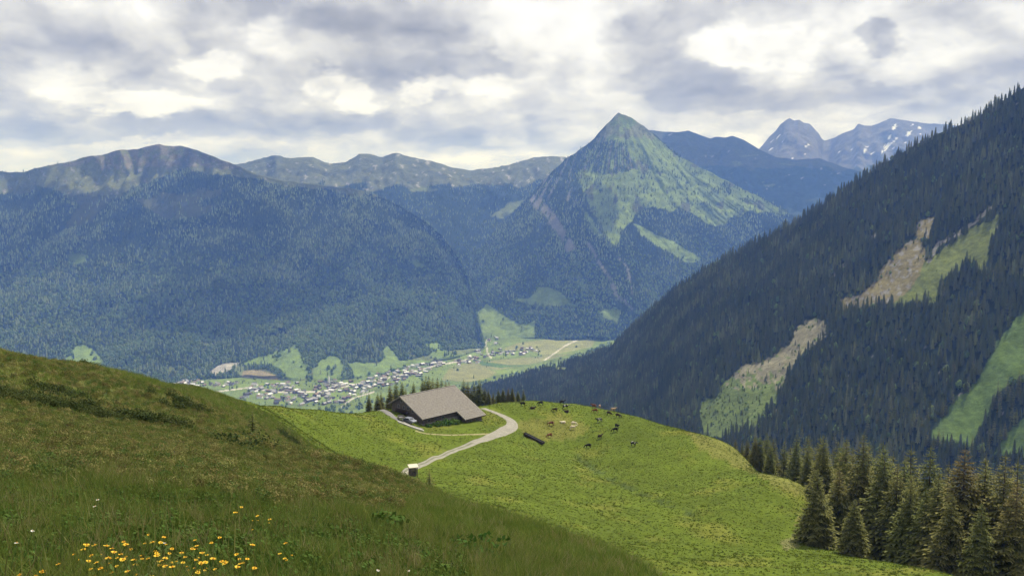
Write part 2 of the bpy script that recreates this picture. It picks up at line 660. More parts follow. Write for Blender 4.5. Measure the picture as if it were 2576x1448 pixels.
def skirt_tree(seed, H, rmax, layers, pts, rag=.3):
    """conifer of jagged skirts, for woods a kilometre off"""
    rg = random.Random(seed)
    V, Fc = [], []
    for k in range(layers):
        f = k / layers
        z0 = H * (.06 + .94 * f)
        z1 = min(H * 1.0, z0 + H * (1.65 / layers))
        R = H * rmax * (1 - f) ** .85 + .15
        b = len(V)
        V.append((rg.uniform(-.1, .1), rg.uniform(-.1, .1), z1))
        n2 = pts * 2
        off = rg.random() * 6
        for i in range(n2):
            a = off + 2 * pi * i / n2
            r = R * (rg.uniform(.85, 1.2) if i % 2 == 0 else rg.uniform(.45, .65))
            V.append((cos(a) * r, sin(a) * r, z0 - (R * rag * rg.uniform(.2, 1.) if i % 2 == 0 else -R * .25)))
        for i in range(n2):
            Fc.append((b, b + 1 + i, b + 1 + (i + 1) % n2))
    return np_mesh('conifer', np.array(V), np.array(Fc), None, smooth=False)


def clump_mesh(seed, n, R, leaf, H=1.0):
    """rounded broadleaf crown of many small leaf faces"""
    rg = np.random.default_rng(seed)
    u = rg.normal(size=(n, 3))
    u /= np.linalg.norm(u, axis=1)[:, None]
    lob = 1 + .35 * np.sin(u[:, 0] * 4 + seed) * np.cos(u[:, 1] * 3.3 + u[:, 2] * 3)
    c = u * R * lob[:, None] * rg.uniform(.65, 1.0, (n, 1))
    c[:, 2] = c[:, 2] * H + R * H * .9
    t1 = rg.normal(size=(n, 3))
    t2 = np.cross(t1, u)
    t1 /= np.linalg.norm(t1, axis=1)[:, None]
    t2 /= np.linalg.norm(t2, axis=1)[:, None]
    V = np.stack([c - t1 * leaf, c + t2 * leaf * .7, c + t1 * leaf, c - t2 * leaf * .7], 1).reshape(-1, 3)
    Fc = np.arange(n * 4).reshape(n, 4)
    return np_mesh('foliage', V, Fc, None, smooth=False)


P_MID = [proto('mid_conifer', skirt_tree(s, 22, r, 9, 7), M_SPRUCE_MID) for s, r in ((1, .15), (2, .17), (3, .13), (4, .19))]
P_FAR = [proto('far_conifer', skirt_tree(s, 22, r, 4, 5), M_SPRUCE_FAR) for s, r in ((5, .17), (6, .20), (7, .23))]
P_FARB = proto('far_broadleaf', clump_mesh(3, 60, 5.5, 3.0, 1.2), M_BROAD)
P_MIDB = proto('mid_broadleaf', clump_mesh(4, 130, 3.2, 1.1, 1.3), M_BROAD)

# ------------------------------------------------------------------ far terrain

def lut(line, px):
    line = sorted(line)
    a = np.array(line, float)
    return np.interp(px, a[:, 0], a[:, 1]), np.interp(px, a[:, 0], a[:, 2])


def loft(lines, px0, px1, ncol, nrows, back=(1500, 700), bulge=None):
    """surface through several lines (each a list of frame x, frame y, distance), top line first; a back slope falls away behind the top line"""
    px = np.linspace(px0, px1, ncol)
    rows, V = [], []
    pts = []
    for ln in lines:
        py, Y = lut(ln, px)
        pts.append(np.stack(at(px, py, Y), -1))
    for k in range(len(lines) - 1):
        n = nrows[k]
        t = np.linspace(0, 1, n, endpoint=(k == len(lines) - 2))[:, None, None]
        rows.append(pts[k][None] * (1 - t) + pts[k + 1][None] * t)
        V.append((k + np.linspace(0, 1, n, endpoint=(k == len(lines) - 2))))
    G = np.concatenate(rows, 0)
    v = np.concatenate(V) / (len(lines) - 1)
    nb = 10
    tb = np.linspace(1, 0, nb, endpoint=False)[:, None, None] ** 1.3
    bk = pts[0][None] + tb * np.array([0, back[0], -back[1]])[None, None]
    G = np.concatenate([bk, G], 0)
    v = np.concatenate([-tb[:, 0, 0], v])
    return G, v, px


def make_sheet(name, G, cols, mat, label):
    nr, nc = G.shape[:2]
    me = np_mesh(name, G.reshape(-1, 3), grid_faces(nr, nc)[:, ::-1], cols.reshape(-1, 3))
    o = link(name, me, mat)
    setting(o, 'structure', label)
    return o


def fade(v, a, b):
    return np.clip((v - a) / (b - a), 0, 1)


C_FOREST = np.array((.022, .034, .018))
C_GRASS = np.array((.125, .15, .055))
C_ALP = np.array((.105, .115, .055))
C_ROCK = np.array((.26, .25, .23))
C_TAN = np.array((.25, .21, .12))
C_SNOW = np.array((.8, .82, .85))


def paint(cols, mask, c):
    m = np.clip(mask.astype(float), 0, 1)[..., None]
    return cols * (1 - m) + np.asarray(c) * m


FAR_TREES = []      # (points, scale) gathered for the far woods


def add_far_trees(P, mask, n, smin=.7, smax=1.2):
    p, _, _ = sample_grid(P, mask, n)
    FAR_TREES.append((p, RNG.uniform(smin, smax, n)))


# the ground that everything stands on, out to the horizon
gx = np.concatenate([np.linspace(-30000, -9000, 8), np.linspace(-7000, 7000, 60), np.linspace(9000, 30000, 8)])
gy = np.concatenate([np.linspace(-20000, -2000, 8), np.linspace(-1000, 13000, 70), np.linspace(16000, 34000, 6)])
GX, GY = np.meshgrid(gx, gy)
GZ = np.full_like(GX, -745.)
cg = np.zeros(GX.shape + (3,)) + C_GRASS * .8
make_sheet('ground', np.stack([GX, GY, GZ], -1)[::-1], cg, M_FAR, 'green land that runs out under the mountains to the horizon')

# ---- far range with the snowy peak
TOP5 = [(1500, 440, 11000), (1800, 420, 11000), (1860, 400, 10900), (1908, 376, 10800), (1920, 362, 10700), (1935, 343, 10700), (1950, 331, 10600), (1962, 313, 10600), (1974, 304, 10500), (1985, 297, 10500), (1996, 303, 10500),
        (2010, 301, 10500), (2022, 309, 10500), (2036, 312, 10500), (2050, 326, 10600), (2060, 337, 10600), (2066, 349, 10700), (2074, 354, 10800), (2090, 349, 10800), (2105, 343, 10500), (2130, 331, 10300), (2148, 325, 10200), (2158, 310, 10200), (2170, 315, 10100), (2190, 317, 10100), (2215, 308, 10000),
        (2238, 297, 10000), (2255, 299, 10000), (2275, 303, 10000), (2300, 306, 10000), (2330, 311, 10000), (2370, 312, 10000), (2450, 322, 10000), (2600, 300, 10000), (2800, 330, 10000)]
LOW5 = [(1500, 640, 8800), (1800, 620, 8800), (2000, 600, 8600), (2200, 600, 8400), (2500, 620, 8400), (2800, 640, 8400)]
G, v, px = loft([TOP5, LOW5], 1560, 2750, 300, [130])
q = fade(v, 0, .25)[:, None]
X, Y, Z = G[..., 0], G[..., 1], G[..., 2]
G[..., 2] += q * (90 * fbm(X / 500, Y / 700, 5, 3, .55, True)) + (8 + 18 * q) * fbm(X / 90, Y / 120, 4, 9)
G[..., 1] += q * 140 * fbm(X / 420 + v[:, None] * 1.1, v[:, None] * 1.5, 4, 21, .5, True)
PX, PY = proj(G[..., 0], G[..., 1], G[..., 2])
cols = np.zeros(G.shape) + C_ROCK * .55
cols = paint(cols, PY > 420 + 20 * fbm(PX / 40, PY / 40, 3, 4), C_ALP * .8)
cols = paint(cols, PY > 470 + 25 * fbm(PX / 40, PY / 40, 3, 5), C_FOREST * 1.3)
st = fbm((PX * .8 + PY * .75) / 11, (PX * .6 - PY) / 34, 4, 8)
peak = inside([(1915, 395), (1950, 330), (2040, 320), (2060, 400), (1990, 420)], PX, PY)
right = inside([(2170, 380), (2235, 320), (2300, 312), (2330, 330), (2230, 385), (2180, 392)], PX, PY)
cols = paint(cols, (st > .40) & peak & (PY < 402), C_SNOW)
cols = paint(cols, (st > .24) & right, C_SNOW)
cols = paint(cols, (st > .50) & (PX > 2070) & (PY < 400), C_SNOW)
make_sheet('far_mountain_range', G, cols, M_FAR, 'hazy far range with a blunt peak and snow streaks')

# ---- ridge running right behind the pyramid
TOP4 = [(1380, 430, 8600), (1500, 350, 8600), (1600, 325, 8600), (1640, 328, 8500), (1665, 331, 8500), (1700, 333, 8500), (1730, 329, 8500), (1755, 338, 8500), (1785, 348, 8500), (1800, 344, 8500), (1822, 346, 8500), (1842, 342, 8500), (1868, 351, 8400), (1890, 364, 8400), (1910, 376, 8300),
        (1950, 395, 8200), (2000, 402, 8100), (2060, 398, 8000), (2120, 420, 8000), (2300, 470, 7900), (2600, 520, 7800)]
LOW4 = [(1380, 700, 6700), (1600, 660, 6700), (1900, 610, 6600), (2100, 590, 6500), (2600, 640, 6500)]
G, v, px = loft([TOP4, LOW4], 1400, 2500, 300, [130])
q = fade(v, 0, .2)[:, None]
X, Y, Z = G[..., 0], G[..., 1], G[..., 2]
G[..., 2] += q * (70 * fbm(X / 450, Y / 600, 4, 33, .5, True)) + (6 + 14 * q) * fbm(X / 80, Y / 90, 4, 19)
G[..., 1] += q * 120 * fbm(X / 380 + v[:, None] * 1.3, v[:, None] * 1.2, 4, 25, .5, True)
PX, PY = proj(G[..., 0], G[..., 1], G[..., 2])
cols = np.zeros(G.shape) + C_ALP * .62
cols = paint(cols, PY > 415 + 25 * fbm(PX / 60, PY / 30, 3, 6) + (PX - 1700) * .03, C_FOREST * 1.2)
cols = paint(cols, (fbm(PX / 90, PY / 12, 4, 77) > .30) & (PY > 390) & (PY < 470), C_GRASS * .8)
cols = paint(cols, (fbm((PX + PY) / 16, (PX - PY) / 36, 3, 78) > .5) & (PY > 335) & (PY < 480), C_ROCK)
make_sheet('back_ridge', G, cols, M_FAR, 'blue hazy ridge running right behind the pointed peak')

# ---- middle range behind the left massif
TOP2 = [(300, 470, 7600), (520, 420, 7600), (600, 413, 7500), (640, 404, 7400), (665, 397, 7400), (690, 390, 7300), (715, 396, 7300), (740, 398, 7300), (765, 394, 7300), (790, 396, 7300), (812, 406, 7300), (835, 412, 7300), (870, 408, 7300), (885, 399, 7300), (903, 388, 7300), (925, 387, 7300), (945, 391, 7300), (960, 396, 7300),
        (978, 391, 7300), (995, 385, 7300), (1030, 394, 7300), (1070, 402, 7300), (1100, 410, 7300), (1150, 424, 7300), (1182, 428, 7300), (1240, 421, 7300), (1285, 413, 7300), (1310, 404, 7400), (1342, 397, 7400), (1380, 394, 7400), (1420, 395, 7500), (1480, 400, 7500), (1600, 430, 7600), (1750, 520, 7600)]
MID2 = [(300, 560, 6500), (700, 540, 6400), (1000, 560, 6300), (1200, 580, 6300), (1300, 560, 6300), (1750, 640, 6300)]
LOW2 = [(300, 760, 5600), (700, 740, 5500), (1000, 740, 5400), (1200, 760, 5200), (1330, 745, 5200), (1750, 790, 5300)]
G, v, px = loft([TOP2, MID2, LOW2], 420, 1700, 330, [80, 80])
q = fade(v, 0, .15)[:, None]
X, Y, Z = G[..., 0], G[..., 1], G[..., 2]
G[..., 2] += q * (60 * fbm(X / 420, Y / 600, 4, 43, .5, True)) + (13 + 8 * q) * fbm(X / 90, Y / 110, 5, 29, .6)
G[..., 1] += q * 110 * fbm(X / 350 + v[:, None] * .8, v[:, None] * 1.6, 4, 55, .5, True)
PX, PY = proj(G[..., 0], G[..., 1], G[..., 2])
cols = np.zeros(G.shape) + C_ALP
nz = fbm(PX / 60, PY / 24, 4, 14)
fm2 = PY > 470 + 40 * nz
cols = paint(cols, (fbm((PX - PY) / 12, (PX + PY) / 30, 3, 47) > .38) & (PY < 480), C_ROCK * 1.1)
cols = paint(cols, fm2, C_FOREST * 1.1)
gr2 = inside([(1235, 545), (1280, 510), (1330, 500), (1300, 530), (1260, 550)], PX + 14 * nz, PY) | inside([(1030, 478), (1060, 470), (1110, 478), (1080, 484)], PX, PY)
cols = paint(cols, gr2, C_GRASS)
make_sheet('middle_range', G, cols, M_FAR, 'long hazy ridge joining the left massif to the pointed peak')
add_far_trees(G, (fm2 & ~gr2 & (v[:, None] > .1)).astype(float), 14000)

# ---- the pointed peak
TOP3 = [(1040, 790, 5600), (1100, 740, 5700), (1150, 690, 5800), (1200, 628, 5900), (1240, 585, 5950), (1280, 545, 6000), (1320, 503, 6050), (1350, 472, 6100), (1385, 435, 6150), (1420, 402, 6200), (1450, 383, 6250), (1478, 362, 6300), (1500, 341, 6320), (1530, 308, 6350), (1555, 283, 6380), (1575, 290, 6380), (1602, 306, 6370), (1628, 324, 6350),
        (1660, 350, 6330), (1700, 388, 6300), (1750, 415, 6250), (1800, 441, 6200), (1850, 466, 6150), (1900, 490, 6100), (1950, 515, 6050), (1985, 536, 6000), (2050, 580, 5950), (2150, 640, 5900), (2300, 720, 5900)]
LOW3 = [(1040, 882, 4500), (1190, 852, 4710), (1290, 848, 4745), (1400, 840, 4810), (1500, 838, 4820), (1560, 824, 4950), (1700, 790, 5100), (1900, 770, 5200), (2300, 780, 5200)]
BOT3 = [(a_, b_ + 16, c_ - 10) for a_, b_, c_ in LOW3]
G, v, px = loft([TOP3, LOW3, BOT3], 1060, 2200, 420, [230, 8], back=(900, 800))
v = np.minimum(v * 2, 1.1)
q = fade(v, 0, .12)[:, None]
q0 = q
PX, PY = proj(G[..., 0], G[..., 1], G[..., 2])
ar = np.interp(PY, [283, 345, 440, 560, 640, 770], [1555, 1500, 1452, 1470, 1540, 1590])
G[..., 1] -= q * fade(v, 0, .5)[:, None] * 330 * np.exp(-np.abs(PX - ar) / 190)
X, Y, Z = G[..., 0], G[..., 1], G[..., 2]
fall = np.where(PX > ar, (PX - 1555) / np.maximum(PY - 250, 30), (PX - 1500) / np.maximum(PY - 250, 30))
G[..., 1] += q * (45 * fbm(fall * 5 + .8 * fbm(X / 500, Z / 500, 2, 69), v[:, None] * 2.2, 3, 61, .5, True) + 70 * fbm(X / 330, Z / 260, 5, 62, .55))
q = q * (1 - .85 * fade(v, .9, 1))[:, None]
G[..., 2] += q * 22 * fbm(X / 130, Y / 130, 4, 63) + 4 * fbm(X / 40, Y / 50, 3, 64) + (1 - q0) * 11 * fbm(X / 75, Y / 300, 4, 57, .6)
G[-98:-8, :, 2] += (np.sin(np.linspace(0, 1, 90) * np.pi)[:, None] * 55 * np.clip(fbm(X[-98:-8] / 420, Y[-98:-8] / 420, 3, 65) + .1, -.4, 1))
PX, PY = proj(G[..., 0], G[..., 1], G[..., 2])
nz = fbm(PX / 34, PY / 34, 4, 15)
nf = fbm(PX / 13, PY / 13, 3, 16)
wx, wy = PX + 16 * nz + 6 * nf, PY + 14 * nz + 5 * nf
cols = np.zeros(G.shape) + C_FOREST
face = inside([(1548, 270), (1600, 300), (1700, 390), (1800, 440), (1900, 490), (1990, 540), (1960, 540), (1900, 535), (1850, 545), (1790, 570), (1730, 530), (1680, 530), (1620, 520), (1590, 545), (1560, 590), (1545, 625), (1520, 590), (1490, 540), (1465, 480), (1450, 440), (1470, 400), (1500, 360)], wx, wy)
strip = inside([(1590, 560), (1640, 585), (1700, 610), (1765, 650), (1735, 665), (1680, 635), (1620, 600)], wx, wy)
strip |= inside([(1495, 590), (1470, 545), (1462, 520), (1480, 540), (1510, 590)], wx, wy)
hill = inside([(1285, 752), (1335, 748), (1352, 722), (1380, 722), (1410, 735), (1442, 766), (1380, 770), (1330, 765)], PX + 4 * nf, PY + 4 * nf)
hill |= inside([(1180, 850), (1188, 795), (1225, 763), (1262, 790), (1300, 811), (1350, 834), (1300, 850)], PX + 4 * nf, PY + 3 * nf)
hill |= inside([(1505, 785), (1530, 774), (1562, 780), (1552, 812), (1520, 800)], PX + 3 * nf, PY + 3 * nf)
cols = paint(cols, face, C_GRASS * np.array((1.25, 1.38, 1.0)))
cols = paint(cols, face & (PY < 345 + 30 * nz), C_ALP * 1.4)
hill |= (v[:, None] > .90) & (PX < 1345) & (PX > 1170)
cols = paint(cols, strip | hill, C_GRASS * np.array((1.2, 1.35, 1.0)))
streak = fbm(fall * 26, v[:, None] * 5, 3, 66)
rocky = inside([(1390, 420), (1500, 340), (1570, 360), (1600, 420), (1540, 440), (1460, 430), (1450, 520), (1380, 500), (1330, 500)], wx, wy)
cols = paint(cols, face & (fbm(PX / 55, PY / 40, 4, 58) > .1), C_GRASS * np.array((1.0, 1.12, .9)))
cols = paint(cols, face & (fbm(PX / 30, PY / 50, 4, 59) > .3), C_ALP * .8)
cols = paint(cols, rocky & (streak > -.1), C_FOREST * 1.5)
cols = paint(cols, rocky & (streak > .22), C_ROCK * .55)
chute = (near_line([(1340, 500), (1385, 545), (1405, 575), (1430, 620)], wx, PY + 4 * nf) < 13 * (streak > -.2)) | ((near_line([(1480, 612), (1520, 680), (1555, 745), (1590, 775)], wx - 8 * nz, PY) < 4.5) & (nf > -.25)) | ((near_line([(1555, 640), (1580, 690), (1590, 740)], wx, PY) < 3) & (nf > 0))
cols = paint(cols, chute, C_ROCK * .62)
cols = paint(cols, (nf > .52) & (PY > 560) & ~hill, C_GRASS * .8)
spk = fbm(PX / 7, PY / 7, 2, 67)
dens = np.where(face, np.clip((spk - .12) * 1.6, 0, .5) * (PY > 380) + .012, 1.0)
dens = np.where(face & (fbm(PX / 40, PY / 26, 3, 68) > .18) & (PY > 430), .55, dens)
dens = np.where(strip | hill | chute, .02, dens)
dens = np.where(rocky, .35, dens)
dens = np.where(v[:, None] < .0, 0, dens)
dens = np.where((PY < 360), 0, dens)
make_sheet('pointed_peak', G, cols, M_FAR, 'pointed green peak standing above the end of the valley')
add_far_trees(G, dens, 26000, .6, 1.1)
G3 = G

# ---- the left massif
TOP1 = [(-700, 470, 5200), (-300, 450, 5300), (0, 431, 5500), (25, 434, 5500), (60, 432, 5500), (95, 424, 5500), (130, 416, 5500), (165, 411, 5500), (200, 402, 5500), (235, 394, 5500), (262, 389, 5550), (285, 380, 5550), (300, 377, 5550), (320, 380, 5600), (345, 378, 5600), (372, 370, 5600), (400, 366, 5600), (425, 367, 5600), (450, 368, 5600), (475, 373, 5600), (500, 381, 5600), (525, 390, 5600), (550, 399, 5600), (575, 408, 5600), (605, 420, 5600),
        (650, 440, 5650), (700, 452, 5700), (760, 460, 5750), (820, 466, 5800), (880, 474, 5800), (940, 490, 5800), (1000, 515, 5780), (1060, 550, 5700), (1110, 592, 5580), (1150, 642, 5420), (1178, 700, 5250), (1194, 765, 5000), (1205, 830, 4700), (1216, 874, 4400)]
LOW1 = [(-700, 1030, 2950), (-300, 1010, 3100), (0, 990, 3250), (200, 975, 3400), (400, 968, 3480), (500, 952, 3600), (600, 945, 3650), (680, 952, 3600), (780, 957, 3560), (880, 950, 3620), (960, 938, 3720), (1050, 915, 3930), (1100, 905, 4030), (1150, 895, 4140), (1200, 880, 4330), (1216, 876, 4380)]
MID1 = [(px_, .50 * lut(TOP1, px_)[0] + .50 * lut(LOW1, px_)[0] + 18, .47 * lut(TOP1, px_)[1] + .53 * lut(LOW1, px_)[1]) for px_ in (-700, -300, 0, 200, 400, 500, 600, 700, 800, 900, 1000, 1100, 1150, 1180, 1200, 1216)]
BOT1 = [(a_, b_ + 14, c_ - 10) for a_, b_, c_ in LOW1]
G, v, px = loft([TOP1, MID1, LOW1, BOT1], -620, 1216, 620, [125, 125, 6], back=(1500, 900))
v = v * 1.5
q = (fade(v, 0, .12) * (1 - .85 * fade(v, .86, 1)))[:, None]
X, Y, Z = G[..., 0].copy(), G[..., 1].copy(), G[..., 2]
G[..., 1] += q * (230 * fbm(X / 620 + .35 * v[:, None], v[:, None] * 1.5, 4, 71, .5, True) + 110 * fbm(X / 210 + .9 * v[:, None], v[:, None] * 2.8, 4, 72, .5, True))
G[..., 2] += q * (45 * fbm(X / 330, Y / 330, 4, 73)) + (9 + 2 * q) * fbm(X / 95, Y / 110, 5, 74, .6) + 14 * (1 - q) * np.maximum(fbm(X / 240, Y / 300, 3, 70), -.2)
PX, PY = proj(G[..., 0], G[..., 1], G[..., 2])
nz = fbm(PX / 70, PY / 40, 4, 75)
nf = fbm(PX / 15, PY / 15, 3, 76)
cols = np.zeros(G.shape) + C_FOREST
tl = np.interp(PX, [-600, 0, 140, 200, 300, 330, 450, 560, 700, 850, 950, 1100, 1300], [480, 486, 478, 500, 505, 470, 430, 438, 462, 480, 492, 520, 560])
alp = PY < tl + 20 * nz + 7 * nf
cols = paint(cols, alp, C_ALP * np.array((1.25, 1.25, 1.2)))
cols = paint(cols, alp & (PY < 420 + 20 * nz) & (nf > -.1), (.165, .15, .11))
cols = paint(cols, alp & (fbm((PX + 2 * PY) / 34, (PX - PY) / 14, 3, 79) > .36), C_ROCK * .9)
fing = inside([(150, 490), (290, 490), (255, 530), (225, 560), (175, 580), (160, 560), (205, 520)], PX + 22 * nz, PY + 10 * nf) | inside([(330, 500), (560, 470), (520, 520), (420, 560)], PX + 40 * nz, PY + 30 * nz)
cols = paint(cols, fing, C_ALP * .75)
fields = [[(606, 914), (640, 900), (690, 885), (747, 865), (752, 882), (765, 895), (778, 915), (770, 952), (735, 958), (700, 940), (690, 925), (660, 918), (625, 922)],
          [(782, 955), (788, 930), (805, 905), (832, 893), (852, 897), (862, 912), (872, 940), (880, 955)],
          [(868, 948), (866, 912), (905, 910), (945, 915), (965, 900), (962, 880), (975, 870), (990, 885), (1005, 905), (1060, 905), (1120, 912), (1000, 950)],
          [(1060, 865), (1100, 860), (1120, 880), (1150, 892), (1190, 890), (1150, 905), (1090, 900), (1070, 880)],
          [(158, 893), (180, 880), (197, 862), (225, 872), (248, 892), (268, 915), (240, 925), (200, 935), (165, 925)], [(168, 640), (212, 636), (216, 662), (170, 664)], [(1030, 655), (1060, 660), (1075, 672), (1045, 672)]]
fm = (v[:, None] > .962) & (PX > 590)
cols = paint(cols, fm, C_GRASS)
for k, f_ in enumerate(fields):
    mm = inside(f_, PX + 5 * nf, PY + 4 * nf)
    fm |= mm
    cols = paint(cols, mm, C_GRASS * (1.25 if k < 5 else .9) * np.array((.9, 1.06, .85)))
quarry = inside([(530, 935), (545, 920), (575, 910), (600, 912), (590, 928), (560, 936), (540, 945)], PX + 4 * nf, PY)
tanf = inside([(605, 950), (612, 932), (650, 928), (690, 942), (705, 955), (690, 962), (640, 962)], PX + 3 * nf, PY)
cols = paint(cols, quarry, C_ROCK * 1.2)
cols = paint(cols, tanf, C_TAN)
bright = (fbm((PX - .4 * PY) / 40, PY / 70, 4, 80) > .18) & (nf > .05) & (PY > 560)
cols = paint(cols, bright & ~fm, C_GRASS * .75)
cols = paint(cols, (fbm(PX / 9, PY / 22, 3, 81) > .56) & (PY > 560) & (PY < 820) & (nz > .0), C_ROCK * .8)
make_sheet('left_massif', G, cols, M_FAR, 'broad dark wooded massif with a bare crest on the left')
d1 = np.where(alp, .012, 1.0)
d1 = np.where(fing, .12, d1)
d1 = np.where(fm | quarry | tanf, .004, d1)
d1 = np.where(bright, .55, d1)
d1 = np.where(v[:, None] < 0, 0, d1)
hedge = (near_line([(778, 960), (776, 925), (760, 895), (748, 868)], PX, PY) < 5) | (near_line([(885, 955), (868, 915), (850, 890)], PX, PY) < 6) | (near_line([(620, 925), (660, 922), (695, 932), (715, 948)], PX, PY) < 6) | (near_line([(590, 930), (592, 955)], PX, PY) < 8)
d1 = np.where(hedge & (v[:, None] > .7), 1.0, d1)
add_far_trees(G, d1, 68000)
# tops of the crest trees left of the summit
cm = ((v[:, None] >= 0) & (v[:, None] < .012) & (PX < 300)).astype(float)
add_far_trees(G, cm, 260, .35, .6)

# ---- valley floor with its fields
px = np.linspace(300, 1700, 420)
Yv = np.linspace(2300, 5600, 220)
tx = (px - CX) / F
VY = np.repeat(Yv[:, None], len(px), 1)
VX = tx[None] * VY * 1.02
VZ = -712 + 3 * fbm(VX / 300, VY / 300, 3, 91) + np.clip((VY - 4500) / 900, 0, 1) ** 1.5 * 95
PX, PY = proj(VX, VY, VZ)
nf = fbm(PX / 18, PY / 8, 3, 92)
cols = np.zeros(VX.shape + (3,)) + C_GRASS * np.array((1.15, 1.3, .9))
gl = np.floor(fbm(VX / 420, VY / 160, 2, 93) * 5) / 5
cols *= (1 + .35 * gl)[..., None]
cols = paint(cols, inside([(1110, 955), (1130, 925), (1200, 922), (1250, 935), (1230, 950), (1180, 960)], PX, PY), (.20, .205, .08))
cols = paint(cols, inside([(1260, 880), (1300, 862), (1400, 850), (1500, 845), (1490, 872), (1400, 890), (1370, 895), (1330, 880)], PX + 3 * nf, PY), (.20, .21, .085))
cols = paint(cols, inside([(1130, 920), (1250, 905), (1370, 895), (1440, 888), (1350, 912), (1250, 930)], PX, PY), (.19, .2, .085))
cols = paint(cols, inside([(1195, 905), (1280, 918), (1350, 915), (1260, 925), (1210, 918)], PX, PY), (.085, .14, .045))
cols = paint(cols, inside([(380, 960), (450, 955), (440, 985), (380, 990)], PX, PY), (.2, .19, .09))
roads = [[(1490, 832), (1460, 850), (1420, 870), (1370, 905)], [(1235, 838), (1222, 862), (1225, 885), (1235, 900)], [(540, 985), (620, 975), (700, 985), (800, 985), (900, 965), (1000, 945), (1090, 920), (1200, 900)], [(860, 1022), (885, 1002), (940, 985)]]
rd = np.zeros(PX.shape, bool)
for r_ in roads:
    rd |= near_line(r_, PX, PY * 1.0) < 1.6
make_sheet('valley_floor', np.stack([VX, VY, VZ], -1)[::-1], paint(cols, rd, (.42, .40, .36))[::-1], M_FAR, 'flat green and tan valley floor with fields and lanes')
GV = np.stack([VX, VY, VZ], -1)
head = inside([(1190, 800), (1225, 765), (1262, 792), (1300, 812), (1345, 832), (1430, 846), (1500, 838), (1600, 830), (1480, 882), (1200, 965), (380, 1100), (380, 940), (600, 925), (1100, 880), (1180, 860), (1188, 830)], PX, PY)
dv = np.where(head, .006, .9)
add_far_trees(GV, dv, 9000, .5, 1.0)

# ------------------------------------------------------------------ right slope
TOPR = [(1000, 1060, 3000), (1120, 1005, 2950), (1230, 972, 2900), (1330, 941, 2850), (1420, 917, 2780), (1480, 898, 2700), (1540, 876, 2550), (1562, 852, 2420), (1600, 815, 2320), (1640, 780, 2230), (1700, 730, 2150), (1800, 664, 2060), (1900, 613, 1980), (2000, 559, 1920), (2100, 495, 1850), (2200, 426, 1790), (2300, 366, 1750), (2360, 336, 1720), (2450, 301, 1680), (2500, 268, 1650), (2575, 220, 1620), (2800, 80, 1560), (3200, -140, 1500)]
LOWR = [(1000, 1090, 2250), (1150, 1060, 2200), (1300, 1050, 2050), (1500, 1075, 1620), (1700, 1120, 1280), (1900, 1165, 1100), (2100, 1190, 1010), (2300, 1200, 960), (2575, 1220, 900), (2800, 1240, 860), (3200, 1290, 800)]
BOTR = [(1000, 1160, 2050), (1150, 1150, 1950), (1300, 1160, 1750), (1500, 1190, 1380), (1700, 1230, 1080), (1900, 1270, 930), (2100, 1300, 850), (2300, 1310, 800), (2575, 1330, 760), (3200, 1400, 700)]
G, v, px = loft([TOPR, LOWR, BOTR], 1040, 3050, 560, [240, 30], back=(600, 520))
vv = np.clip(v * 2, -1, 2)
q = fade(vv, 0, .15)[:, None]
X, Y, Z = G[..., 0].copy(), G[..., 1].copy(), G[..., 2]
PX, PY = proj(G[..., 0], G[..., 1], G[..., 2])
G[..., 1] += q * (55 * fbm(X / 230 + .8 * vv[:, None], vv[:, None] * 1.3, 4, 101, .5, True) + 18 * fbm(X / 70 + 1.2 * vv[:, None], vv[:, None] * 3, 3, 102, .5, True))
chl = [(1760, 1090), (1850, 960), (1960, 880), (2050, 790), (2180, 735), (2260, 640), (2330, 560)]
G[..., 1] += q * 26 * np.exp(-(near_line(chl, PX, PY) / 40) ** 2)
G[..., 2] += 4 * q * fbm(X / 40, Y / 40, 3, 103)
PX, PY = proj(G[..., 0], G[..., 1], G[..., 2])
nz = fbm(PX / 60, PY / 60, 4, 104)
nf = fbm(PX / 14, PY / 14, 3, 105)
wx, wy = PX + 10 * nz + 6 * nf, PY + 10 * nz + 6 * nf
z6 = lambda L: [((2600 + a / 2.0685) * .6706, (600 + b / 2.0685) * .6706) for a, b in L]
z7 = lambda L: [((2400 + a / 3.2175) * .6706, (1200 + b / 3.2175) * .6706) for a, b in L]
PG1 = z6([(2370, 420), (2330, 600), (2260, 860), (2200, 830), (2120, 800), (2000, 890), (1900, 1000), (1880, 1110), (1700, 1090), (1580, 1160), (1540, 1110), (1640, 1040), (1700, 950), (1800, 800), (2000, 640), (2200, 500)])
PT1 = z6([(1870, 430), (1840, 600), (1760, 620), (1810, 720), (1800, 800), (1700, 950), (1640, 1040), (1540, 1110), (1330, 1130), (1150, 1200), (1130, 1080), (1300, 1040), (1440, 900), (1450, 860), (1580, 710), (1730, 610), (1740, 510)])
PC1 = z7([(2000, 0), (2220, 0), (2230, 150), (2100, 350), (1900, 450), (1780, 620), (1750, 750), (1630, 860), (1620, 1000), (1500, 1150), (1400, 1250), (1200, 1340), (900, 1420), (720, 1380), (740, 1000), (950, 900), (1010, 780), (1130, 680), (1200, 560), (1350, 540), (1620, 430), (1800, 280), (1900, 100)])
PG2 = [(2620, 740), (2575, 775), (2500, 870), (2462, 950), (2400, 1010), (2335, 1100), (2440, 1120), (2480, 1050), (2510, 985), (2575, 940), (2640, 900)]
PG3 = [(2600, 1030), (2540, 1080), (2500, 1140), (2600, 1150)]
g1, t1, c1 = inside(PG1, wx, wy), inside(PT1, wx, wy), inside(PC1, wx, wy)
g2 = inside(PG2, PX + 5 * nf, PY + 5 * nf) | inside(PG3, PX, PY)
scar = (near_line(z6([(2300, 380), (2100, 540), (1900, 650), (1830, 780)]), PX, PY) < 5 + 4 * nf)
cols = np.zeros(G.shape) + C_FOREST * .9
